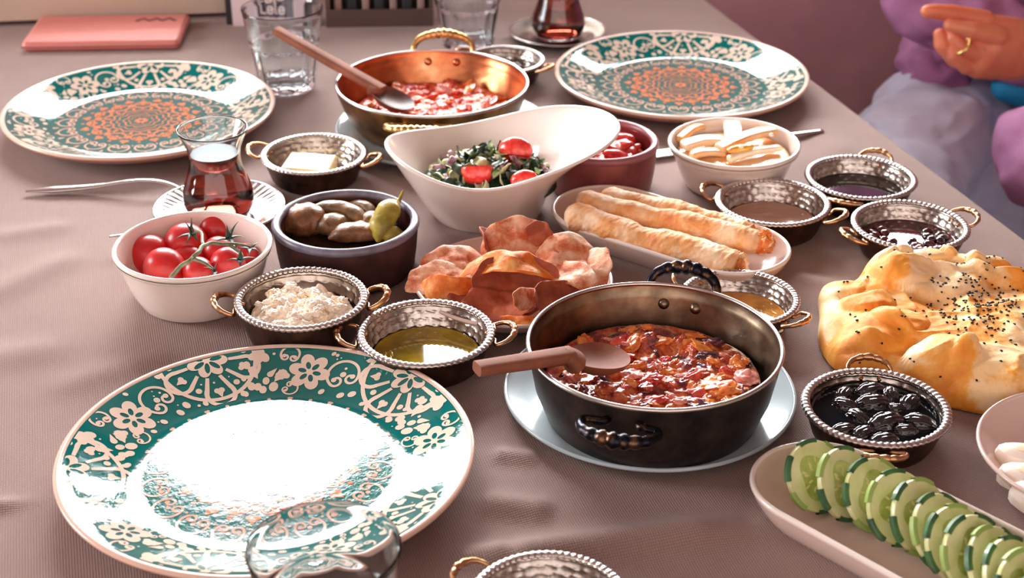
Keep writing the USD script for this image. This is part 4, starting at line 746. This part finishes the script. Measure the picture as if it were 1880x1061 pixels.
CH = [('brown chip standing at the back left of the heap', 893, 446, .040, .040, .026, 30, (1.1, .2), 1.3, 'chip_dark'),
      ('big reddish chip at the very back of the heap', 950, 440, .044, .062, .044, -22, (.75, -.1), .25, 'chip'),
      ('small upright triangular chip at the back', 989, 428, .050, .022, .020, 20, (1.25, .3), -.3, 'chip_dark'),
      ('curved rosy chip at the back right of the heap', 1046, 459, .042, .054, .036, -26, (.45, .15), .15, 'chip'),
      ('oval pale chip leaning at the right end of the plate', 1088, 494, .032, .034, .042, -12, (.55, -.35), -.5, 'chip'),
      ('pale pink chip at the upper left of the heap', 834, 481, .030, .054, .034, -14, (.50, .05), .35, 'chip'),
      ('light chip lying at the left edge of the plate', 815, 511, .026, .060, .036, -16, (.40, .1), .2, 'chip'),
      ('long folded chip bright orange along its upper edge', 938, 478, .047, .088, .024, -18, (.25, .0), -.08, 'chip_orange'),
      ('large hollow brown chip in the middle of the heap', 945, 520, .028, .074, .048, 18, (1.0, .0), .05, 'chip_dark'),
      ('long rosy chip running down to the right of the middle', 1040, 498, .038, .058, .026, -22, (.4, -.1), -.75, 'chip'),
      ('orange curled chip at the front left of the heap', 830, 536, .026, .062, .026, -46, (1.12, .12), .12, 'chip_orange'),
      ('twisted narrow chip standing near the front', 962, 548, .034, .046, .017, 26, (1.2, .4), .95, 'chip'),
      ('dark red chip at the right beside the black pan', 1010, 546, .030, .056, .026, 24, (1.0, .2), .8, 'chip_dark'),
      ('wide brown chip at the front of the plate', 915, 563, .022, .056, .034, 16, (.35, .0), -.15, 'chip_dark'),
      ('orange sliver of a chip lowest at the front rim', 962, 590, .020, .034, .012, 14, (.3, 0), -.1, 'chip_orange'),
      ('brown chip lying under the front left curl', 868, 548, .020, .044, .032, 10, (.2, .1), -.3, 'chip_dark'),
      ('chip lying flat under the middle of the heap', 985, 515, .018, .060, .040, 8, (.1, .1), .4, 'chip_dark')]
for k, c in enumerate(CH): chip(*c, seed=k+3)
for k, (lab, u, v, sx) in enumerate((('peeled white radish slice farthest back in the right dish', 1862, 838, 1.), ('peeled white radish slice in the middle of the right dish', 1866, 876, 1.), ('peeled white radish slice nearest the rim of the right dish', 1880, 912, .9), ('peeled white radish slice at the right of the dish, mostly outside the picture', 1905, 860, 1.), ('peeled white radish slice on the far side of the right dish, outside the picture', 1940, 838, 1.), ('peeled white radish slice at the near side of the right dish, outside the picture', 1960, 895, .95))):
    p = unproj(u+22, v, .0135); t = thing('radish_slice', lab, 'radish', (p[0], p[1], .0135), .2*k-.2, 'peeled white radish slices'); a_ = np.linspace(0, 2*PI, 18, endpoint=False); o_ = np.c_[.0170*sx*np.cos(a_), .0125*np.sin(a_)]*(1+.16*np.cos(2*a_+k)+.08*np.sin(3*a_+k))[:, None]; V_ = np.vstack([np.c_[o_*q, np.full(18, z_)] for q, z_ in ((.72, -.0072), (.98, -.004), (1., .0015), (.90, .0058), (.62, .0082), (.3, .0090))]); g = trimesh.Trimesh(V_).convex_hull.subdivide().subdivide(); part(t, 'flesh', g, 'radish', 35)
    part(t, 'pale_edge', mv(blob((.0085*sx, .0055, .0012), .1, 1.5, 3, 70+k), 0, 0, .0086), 'cheese_pale', True)

# ------------------------------------------------------------------ flatbread
BO = [(1503, 585), (1508, 545), (1520, 505), (1545, 478), (1590, 462), (1640, 456), (1700, 450), (1760, 452), (1820, 456), (1880, 462), (1960, 480), (2040, 520), (2075, 580), (2060, 660), (2000, 720), (1940, 745), (1880, 743), (1830, 738), (1780, 728), (1730, 718), (1690, 708), (1640, 700), (1590, 690), (1555, 672), (1525, 645), (1510, 618)]
bp = np.array([unproj(u, v, .012 if v > 560 else (.018 if v > 490 else .033))[:2] for u, v in BO]); bc = bp.mean(0); bl = bp-bc
from scipy.interpolate import splprep, splev
tck, _ = splprep(np.vstack([bl, bl[:1]]).T, s=2e-6, per=True); bo = np.array(splev(np.linspace(0, 1, 260, endpoint=False), tck)).T
def bread():
    nr = 90; q = np.linspace(0, 1, nr+1)[1:]; flat = np.vstack([[0, 0], (q[:, None, None]*bo[None]).reshape(-1, 2)]); Q = np.r_[0, np.repeat(q, len(bo))]
    x, y = flat.T; n1 = meshkit.fbm(np.c_[x*22, y*26, 0*x+3], 3, 4); n2 = meshkit.fbm(np.c_[x*60, y*70, 0*x+8], 4, 9)
    rid = 1-np.abs(2*meshkit.fbm(np.c_[x*16+5, y*24+2, 0*x+1], 2, 21)-1)*1.6
    z = .008+.012*(1-Q**4)+.013*(n1-.45)*np.clip((1-Q)*5, 0, 1)+.008*np.clip(rid, 0, 1)**1.5*np.clip((1-Q)*6, 0, 1)+.004*(n2-.5)
    for (u, v, s, h) in ((1600, 478, .030, .014), (1680, 468, .034, .016), (1790, 472, .034, .014), (1640, 515, .030, .008), (1700, 505, .05, .012), (1590, 560, .022, .008), (1725, 665, .026, .016), (1600, 620, .03, .010), (1650, 600, .022, .006), (1830, 690, .034, .014), (1840, 500, .03, .010), (1545, 520, .02, .006), (1570, 645, .02, .006)):
        c = unproj(u, v, .02)[:2]-bc; z += h*np.sqrt(np.clip(1-((x-c[0])**2+((y-c[1])*1.25)**2)/s**2, 0, 1))
    z = np.where(Q > .965, z*np.sqrt(np.clip(1-((Q-.965)/.037)**2, .1, 1)), z)
    N = len(flat); k = len(bo); V = np.vstack([np.c_[flat, z], np.c_[flat*.985, np.clip(.004*(1-Q)+.0012, 0, 1)]]); j = np.arange(k); F = [np.stack([np.zeros(k, int), 1+j, 1+(j+1) % k], 1)]
    for r in range(nr-1): a, b = 1+r*k+j, 1+r*k+(j+1) % k; F += [np.stack([a, a+k, b+k], 1), np.stack([a, b+k, b], 1)]
    F = np.vstack(F); e, e2 = 1+(nr-1)*k+j, 1+(nr-1)*k+(j+1) % k
    m = tri(V, np.vstack([F, F[:, ::-1]+N, np.stack([e, e+N, e2+N], 1), np.stack([e, e2+N, e2], 1)]))
    if m.volume < 0: m.invert()
    return m, (x, y, z)
fb = thing('flatbread', 'large puffed golden flatbread with black seeds at the right edge', 'bread', (bc[0], bc[1], 0)); m, SB_ = bread(); part(fb, 'crust', m, 'bread', True)
r_ = np.random.default_rng(8); sd = []
for k in range(330):
    if k < 270: u, v = 1800+r_.normal()*50, 548+r_.normal()*36+(k % 3-1)*14
    else: u, v = 1540+r_.random()*340, 470+r_.random()*240
    c = unproj(u, v, .026)[:2]-bc; z = zat(SB_, *c); sd.append(mv(rot(blob((.0013, .0008, .0007), 0, 1, 1), 0, 0, r_.random()*3), c[0], c[1], z+.0004))
part(fb, 'nigella_seeds', cat_(*sd), 'seed_black', True, kind='stuff', label='scattered black seeds')

# ------------------------------------------------------------------ glasses, tea, cutlery
def tumbler(label, loc, rz):
    t = thing('water_glass', label, 'glass', loc, rz, 'clear faceted water glasses')
    z = np.linspace(.004, .088, 40); ro = .0285+(.0425-.0285)*(z/.09)**.9
    prof = [(0, .0015), (.022, .0012), (.0255, .0), (.0275, .0012)]+list(zip(ro, z))+[(.0428, .0892), (.0424, .0902), (.0416, .0902), (.0410, .0890)]
    zi = np.linspace(.086, .0125, 22); prof += list(zip(.0285+(.0425-.0285)*(zi/.09)**.9-.0021-.0014*np.clip(1-zi/.05, 0, 1), zi))+[(.0225, .0100), (.012, .0088), (0, .0085)]
    def facet(th, i, r, zz):
        out = (i > 3) & (i < 44); w = np.clip((.052-zz)/.006, 0, 1)*np.clip((zz-.004)/.006, 0, 1)*out; n = 10; a = np.mod(th, 2*PI/n)-PI/n
        return r-w*(.0019*(np.abs(a)*n/PI)**2*-1+.0019)-out*.0006*np.exp(-((zz-.053)/.002)**2)*-1.2, zz+0*th
    part(t, 'body', lathe(prof, 120, facet), 'glass', 35); return t
g0 = tumbler('empty faceted water glass behind the spoon of the copper pan', (-.2420, 1.5520, 0), .1)
dup(g0, 'faceted water glass farthest back, between the rack and the rear tea glass', (-.0515, 1.690, 0), .5)
dup(g0, 'empty faceted water glass in front of the nearest teal plate', (-.0983, .6430, 0), .25, sc=.955)
def tea_set(label, lab2, lab3, x, y, m, tone=1.):
    s = thing('tea_saucer', lab2, 'saucer', (x, y, 0), 0, 'round metal tea saucers')
    def flute(th, i, r, z): w = ((r > .040) & (r < .0565)); return r+0*th, z+w*.0006*np.sin(48*th)*np.sin((r-.040)/.0165*PI)
    part(s, 'body', lathe([(0, .0032), (.028, .0032), (.030, .0040), (.0335, .0036)]+[(r, .0036+(r-.0335)*.33) for r in np.linspace(.036, .0562, 12)]+[(.0572, .0114), (.0575, .0108), (.0562, .0098), (.036, .0018), (.031, 0), (0, 0)], 192, flute), m, True)
    part(s, 'rim', lathe(arc(.0570, .0110, .0011, -180, 180, 8), 128), 'steel', True)
    t = thing('tea_glass', label, 'glass', (x, y, .0042), 0, 'tulip tea glasses')
    K = [(.0, .0250), (.006, .0292), (.014, .0312), (.022, .0306), (.034, .0268), (.046, .0230), (.054, .0220), (.062, .0232), (.070, .0262), (.0765, .0292), (.080, .0305)]
    f = PchipInterpolator([k[0] for k in K], [k[1] for k in K]); zz = np.linspace(.001, .080, 44)
    th0 = lambda z: .0012
    prof = [(0, 0), (.021, 0), (.0245, .0004)]+list(zip(f(zz), zz))+[(.0303, .0806), (.0297, .0806)]+[(f(z)-.0014, z) for z in np.linspace(.0795, .0065, 40)]+[(.018, .0042), (0, .0036)]
    part(t, 'body', lathe(prof, 112), 'glass', True)
    L = .0580; z2 = np.linspace(.0068, L, 30)
    q = thing('tea', lab3, 'tea', (x, y, .0042)); part(q, 'liquid', lathe([(0, .0040), (.0172, .0046)]+[(f(z)-.00125, z) for z in z2]+[(f(L)-.0022, L-.0004), (0, L-.0004)], 112), 'tea', 60)
    return t
tea_set('tulip tea glass behind the tomato bowl', 'silver saucer under the front tea glass', 'red-brown tea in the front glass', -.2590, 1.2280, 'steel')
tea_set('tulip tea glass at the back, its top cut off by the picture', 'dark metal saucer under the rear tea glass', 'dark tea in the rear glass', .0530, 1.7180, 'dark_steel')
def cutlery(name, label, cat, pts, rad, squash, tip=None):
    P_ = np.array([unproj(*p) for p in pts]); c = P_.mean(0); t = thing(name, label, cat, (c[0], c[1], 0)); q = dense(P_-[c[0], c[1], 0], 10)
    part(t, 'handle', sweep(q, np.interp(np.linspace(0, 1, len(q)), np.linspace(0, 1, len(rad)), rad), 14, squash), 'steel', True); d = q[-1]-q[-2]; d[2] = 0; d /= np.linalg.norm(d); s = np.cross(d, [0, 0, 1]); e = q[-1]
    if tip == 'fork':
        part(t, 'neck', mv(rot(blob((.010, .011, .0014), 0, 1, 3), 0, 0, math.atan2(d[1], d[0])), *(e+d*.008)), 'steel', True)
        for k in (-1.5, -.5, .5, 1.5): part(t, 'tine', sweep(dense([e+d*.014+s*k*.0052, e+d*.030+s*k*.0054-[0, 0, .001], e+d*.046+s*k*.0052+[0, 0, .001]], 5), np.linspace(.0014, .0006, 11), 8, .7), 'steel', True)
    if tip == 'spoon': part(t, 'bowl', mv(rot(blob((.018, .0115, .0022), 0, 1, 3), 0, 0, math.atan2(d[1], d[0])), *(e+d*.015)), 'steel', True)
    if tip == 'knife': part(t, 'blade', mv(rot(rbox(.095, .016, .0018, .0008), 0, 0, math.atan2(d[1], d[0])), *(e+d*.046-[0, 0, .001])), 'steel', False)
    return t
cutlery('fork', 'steel fork with arched neck lying left of the tea glass', 'fork', [(46, 355, .004), (110, 351, .0050), (190, 343, .0085), (262, 334, .0135), (305, 339, .0110), (332, 351, .0045)], [.0022, .0058, .0050, .0036, .0030, .0028, .0030], .45, 'fork')
cutlery('teaspoon', 'small teaspoon whose handle tip sticks out left of the tomato bowl', 'spoon', [(199, 438, .0135), (245, 432, .0135), (300, 424, .0135), (330, 419, .0120)], [.0016, .0024, .0018, .0014], .5, 'spoon')
cutlery('knife', 'silver knife whose handle shows right of the bowl of cheese strips', 'knife', [(1509, 237, .004), (1455, 245, .004), (1400, 253, .004), (1345, 261, .004)], [.0030, .0046, .0044, .0036], .5, 'knife')

# ------------------------------------------------------------------ things along the back
pc = thing('phone_case', 'pink leather phone case lying at the far left by the window sill', 'phone case', (-.4735, 1.7200, 0), .055)
part(pc, 'cover', rbox(.1790, .1000, .0125, .006, 5), 'pink_case', 40)
zg = [(.030+.0075*k, .026+(.0045 if k % 2 else -.0045), .0128) for k in range(7)]; part(pc, 'emblem', sweep(zg, .0024, 6, .3), 'logo_dark', 30, label='dark zigzag emblem')
part(pc, 'seam', mv(cat_(rbox(.1792, .1002, .0012, .0005)), 0, 0, .0055), 'logo_dark', False)
cb = thing('card_stand', 'white card box with dark printed panel behind the left water glass', 'card box', (-.2900, 1.7620, 0), -.045)
part(cb, 'body', box(-.0450, .0450, 0, .040, 0, .105), 'card_white', False)
part(cb, 'printed_panel', box(-.0180, .0300, -.0006, .0002, .0115, .096), 'card_dark', False)
tx = meshkit.text_mesh('Lele', .0125, .0004, True); part(cb, 'lettering', mv(rot(tx, PI/2, 0, 0), -.0150, -.0007, .0160), 'ink_white', False)
tx = meshkit.text_mesh('Ve', .0150, .0004, True); part(cb, 'lettering', mv(rot(tx, PI/2, 0, 0), -.0140, -.0007, .0360), 'ink_white', False)
part(cb, 'side_panel', box(-.0535, -.0452, .004, .038, 0, .104), 'black_plastic', False, label='black left side'); part(cb, 'side_panel', box(.0452, .0530, .004, .038, 0, .104), 'black_plastic', False, label='black right side')
rk = thing('sachet_rack', 'dark brown rack of grey sachets behind the copper pan', 'rack', (-.1600, 1.7870, 0), .055)
part(rk, 'front_rail', box(-.0640, .0640, -.0250, -.0205, 0, .0205), 'rack_wood', False); part(rk, 'back_rail', box(-.0640, .0640, .0205, .0250, 0, .060), 'rack_wood', False)
for s in (-1, 1): part(rk, 'side', box(min(s*.064, s*.059), max(s*.064, s*.059), -.0203, .0203, 0, .055), 'rack_wood', False)
part(rk, 'base', box(-.0588, .0588, -.0203, .0203, .001, .005), 'rack_wood', False)
for k in range(7):
    x = -.0495+.0165*k; th_ = .15*((k*3) % 3-1); m = rbox(.0115 if k % 2 else .0085, .030, .062+.006*((k*2) % 3), .002, 3)
    c, s = math.cos(.055), math.sin(.055); t = thing('sugar_sachet', f'{"pale grey" if k % 2 == 0 else "dark"} sachet standing {["leftmost", "second from the left", "third from the left", "in the middle", "third from the right", "second from the right", "rightmost"][k]} in the brown rack', 'sachet', (-.1600+c*x, 1.7870+s*x, .0058), .055, 'sachets in the rack'); part(t, 'packet', m, 'sachet_grey' if k % 2 == 0 else 'sachet_dark', 30); part(t, 'crimp', mv(box(-.004, .004, -.0135, .0135, 0, .004), 0, 0, .0618+.006*((k*2) % 3)), 'sachet_grey' if k % 2 == 0 else 'sachet_dark', False)

# ------------------------------------------------------------------ the seated person
def ray(u, v, y):
    p1 = unproj(u, v, 0.); o = np.array([0, 0, CAMH]); return o+(p1-o)*(y/p1[1])
def chain(*js):                                       # joints (x, y, z, r): hulls of neighbouring spheres
    s = [m3.Manifold.sphere(j[3], 28).translate([j[0], j[1], j[2]]) for j in js]
    return m3.Manifold.batch_boolean([m3.Manifold.batch_hull([a, b]) for a, b in zip(s[:-1], s[1:])], m3.OpType.Add)
def skin(ms, ref, it=12, noise=0., freq=10, seed=0):
    m = to_tri(m3.Manifold.batch_boolean(ms, m3.OpType.Add).refine_to_length(ref)); m.merge_vertices(); trimesh.smoothing.filter_taubin(m, iterations=it)
    if noise: v = np.array(m.vertices); n = meshkit.fbm(v*freq, 3, seed)-.5; m = tri(v+np.array(m.vertex_normals)*n[:, None]*noise, m.faces)
    return m
pe = thing('person', 'seated person in purple jacket and pale jeans, ringed hand with pointing finger', 'person', (0, 0, 0))
Y = 1.70
def h3(u, v, dy=0.): return ray(u, v, Y+dy)
def J(p, r): return (*p, r)
wr = h3(1925, 92, .04)
palm = m3.Manifold.batch_hull([m3.Manifold.sphere(r, 28).translate(list(map(float, h3(u, v, d)))) for u, v, d, r in ((1800, 45, .0, .016), (1795, 112, -.004, .018), (1870, 62, .014, .021), (1865, 112, .012, .020), (1822, 80, -.008, .018))])
fingers = [chain(J(h3(1805, 34, .0), .0125), J(h3(1748, 20, -.004), .0098), J(h3(1712, 17, -.006), .0086), J(h3(1699, 17, -.007), .0072)),
           chain(J(h3(1830, 62, -.016), .0120), J(h3(1782, 50, -.020), .0102), J(h3(1742, 42, -.016), .0078)),
           chain(J(h3(1800, 112, .002), .0135), J(h3(1752, 104, -.006), .0105), J(h3(1727, 78, -.010), .0090), J(h3(1723, 60, -.008), .0074)),
           chain(J(h3(1806, 100, -.006), .0125), J(h3(1766, 86, -.016), .0100), J(h3(1748, 66, -.012), .0088), J(h3(1744, 58, -.008), .0072)),
           chain(J(h3(1815, 122, .0), .0125), J(h3(1772, 118, -.012), .0092), J(h3(1748, 98, -.016), .0078), J(h3(1745, 86, -.014), .0066))]
elL = np.array([.90, 1.86, .03]); shL = np.array([.88, 2.03, .33]); shR = np.array([.53, 2.05, .33]); elR = np.array([.535, 1.905, -.005])
hip = np.array([.715, 2.03, -.20])
body = skin([palm]+fingers+[chain(J(h3(1862, 88, .012), .024), J(wr, .024), J(elL, .038), J(shL, .052), (.70, 2.05, .30, .10)),
    chain(J(shR, .052), J(elR, .040), (.62, 1.84, -.045, .027), (.68, 1.80, -.05, .024)), chain((.66, 1.805, -.05, .026), (.705, 1.785, -.052, .024)),
    chain((.70, 1.792, -.046, .011), (.735, 1.765, -.050, .0095), (.75, 1.745, -.064, .008)), chain((.705, 1.782, -.05, .011), (.735, 1.752, -.055, .0095), (.745, 1.735, -.07, .008)), chain((.70, 1.775, -.055, .011), (.725, 1.745, -.062, .009), (.735, 1.732, -.075, .0075)), chain((.69, 1.772, -.06, .010), (.710, 1.748, -.068, .008), (.717, 1.738, -.078, .007)), chain((.69, 1.800, -.035, .011), (.715, 1.785, -.022, .009), (.735, 1.772, -.02, .008)),
    chain((hip[0], hip[1], -.20, .12), (.71, 2.06, .0, .115), (.70, 2.06, .22, .13), (.70, 2.05, .33, .10), (.70, 2.03, .43, .052), (.695, 2.01, .52, .058)),
    m3.Manifold.sphere(1, 40).scale((.073, .092, .112)).translate((.69, 1.985, .575)), chain((.69, 1.90, .575, .011), (.69, 1.880, .553, .014)), chain((.615, 2.0, .575, .012), (.612, 2.005, .55, .010)), chain((.765, 2.0, .575, .012), (.768, 2.005, .55, .010)), chain((.675, 1.902, .523, .009), (.705, 1.902, .523, .009)),
    chain((.62, 2.00, -.20, .066), (.475, 1.72, -.19, .050), (.43, 1.61, -.195, .044), (.445, 1.62, -.60, .030), (.44, 1.56, -.70, .034), (.43, 1.46, -.715, .026)), chain((.80, 2.0, -.20, .066), (.72, 1.62, -.19, .050), (.692, 1.535, -.195, .044), (.692, 1.58, -.60, .030), (.68, 1.52, -.70, .034), (.67, 1.42, -.715, .026))], .0045, 8)
part(pe, 'body', body, 'skin', True)
ra, rb_ = h3(1772, 92, -.015), h3(1756, 73, -.015); rd = (rb_-ra)/np.linalg.norm(rb_-ra); re1 = np.cross(rd, [0, 1, 0]); re1 /= np.linalg.norm(re1); re2 = np.cross(rd, re1); tt_ = np.linspace(0, 2*PI, 33)
part(pe, 'ring', sweep((ra+rb_)/2+.0112*(np.cos(tt_)[:, None]*re1+np.sin(tt_)[:, None]*re2), .0021, 8, upv=rd), 'gold', True, label='gold ring')
jk = skin([chain((.715, 2.04, -.13, .125), (.71, 2.06, .02, .128), (.70, 2.06, .22, .143), (.70, 2.05, .33, .110), (.70, 2.035, .39, .068)), chain((.70, 2.05, .30, .11), J(shR, .066), J((shR+elR)/2+[.0, -.01, 0], .060), J(elR, .058), (.60, 1.85, -.045, .046), (.645, 1.82, -.05, .040)), chain((.70, 2.05, .30, .11), J(shL, .066), J(elL, .055), J(wr*.62+elL*.38, .045)),
    chain((.80, 2.00, -.12, .07), (.76, 1.80, -.085, .055), (.70, 1.66, -.085, .036)), chain((.60, 2.00, -.13, .07), (.56, 1.90, -.10, .05))], .010, 10, .045, 20, 4); part(pe, 'jacket', jk, 'purple_cloth', True)
fl = ray(1893, 285, 1.53); part(pe, 'jacket_flap', skin([chain((.72, 1.72, -.07, .045), J(fl+[.012, .03, .0], .046), J(fl+[.010, -.012, -.012], .040))], .008, 8, .02, 22, 5), 'purple_cloth', True)
je = skin([chain((hip[0], hip[1], -.205, .133), (.62, 1.99, -.195, .098), (.475, 1.72, -.180, .084), (.425, 1.60, -.19, .072), (.440, 1.62, -.58, .050)), chain((hip[0], hip[1], -.205, .133), (.80, 1.99, -.195, .100), (.72, 1.62, -.185, .084), (.69, 1.52, -.19, .072), (.692, 1.58, -.58, .050)), chain((.60, 1.93, -.215, .09), (.76, 1.93, -.215, .09)), chain((.56, 1.78, -.235, .06), (.70, 1.74, -.235, .06))], .010, 10, .050, 14, 7); part(pe, 'jeans', je, 'jeans', True)
b0 = ray(1862, 172, 1.80); part(pe, 'shirt', skin([chain(J(b0+[-.004, .03, .0], .018), J(b0+[.04, .03, -.004], .026)), chain((.70, 2.0, -.09, .08), J(b0+[.03, .04, 0], .022))], .010, 8, .015, 20, 6), 'blue_cloth', True, label='bright blue shirt hem')
hr = m3.Manifold.sphere(1, 40).scale((.082, .100, .118)).translate((.69, 2.0, .592)) - m3.Manifold.cube((.3, .13, .3), True).translate((.69, 1.885, .50)) - m3.Manifold.cube((.11, .12, .15), True).translate((.69, 1.88, .58))
part(pe, 'hair', skin([hr], .012, 4, .008, 60, 3), 'hair', True)
for s in (-.028, .028): part(pe, 'eye', mv(blob((.012, .008, .007), 0, 1, 2), .69+s, 1.8985, .582), 'eye_white', True)
for x, y in ((.437, 1.50), (.677, 1.46)): part(pe, 'shoe', skin([chain((x, y+.06, -.705, .040), (x-.004, y-.02, -.712, .034), (x-.01, y-.08, -.718, .028))], .01, 6), 'shoe', True)
bn = thing('bench', 'dark wooden bench under the seated person', 'bench', (0, 0, 0))
part(bn, 'seat', box(.42, 1.30, 1.82, 2.20, -.385, -.345), 'bench_wood', False)
for x, y in ((.46, 1.84), (1.26, 1.84), (.46, 2.15), (1.26, 2.15)): part(bn, 'leg', box(x-.03, x+.03, y-.03, y+.03, -T+.001, -.386), 'bench_wood', False)
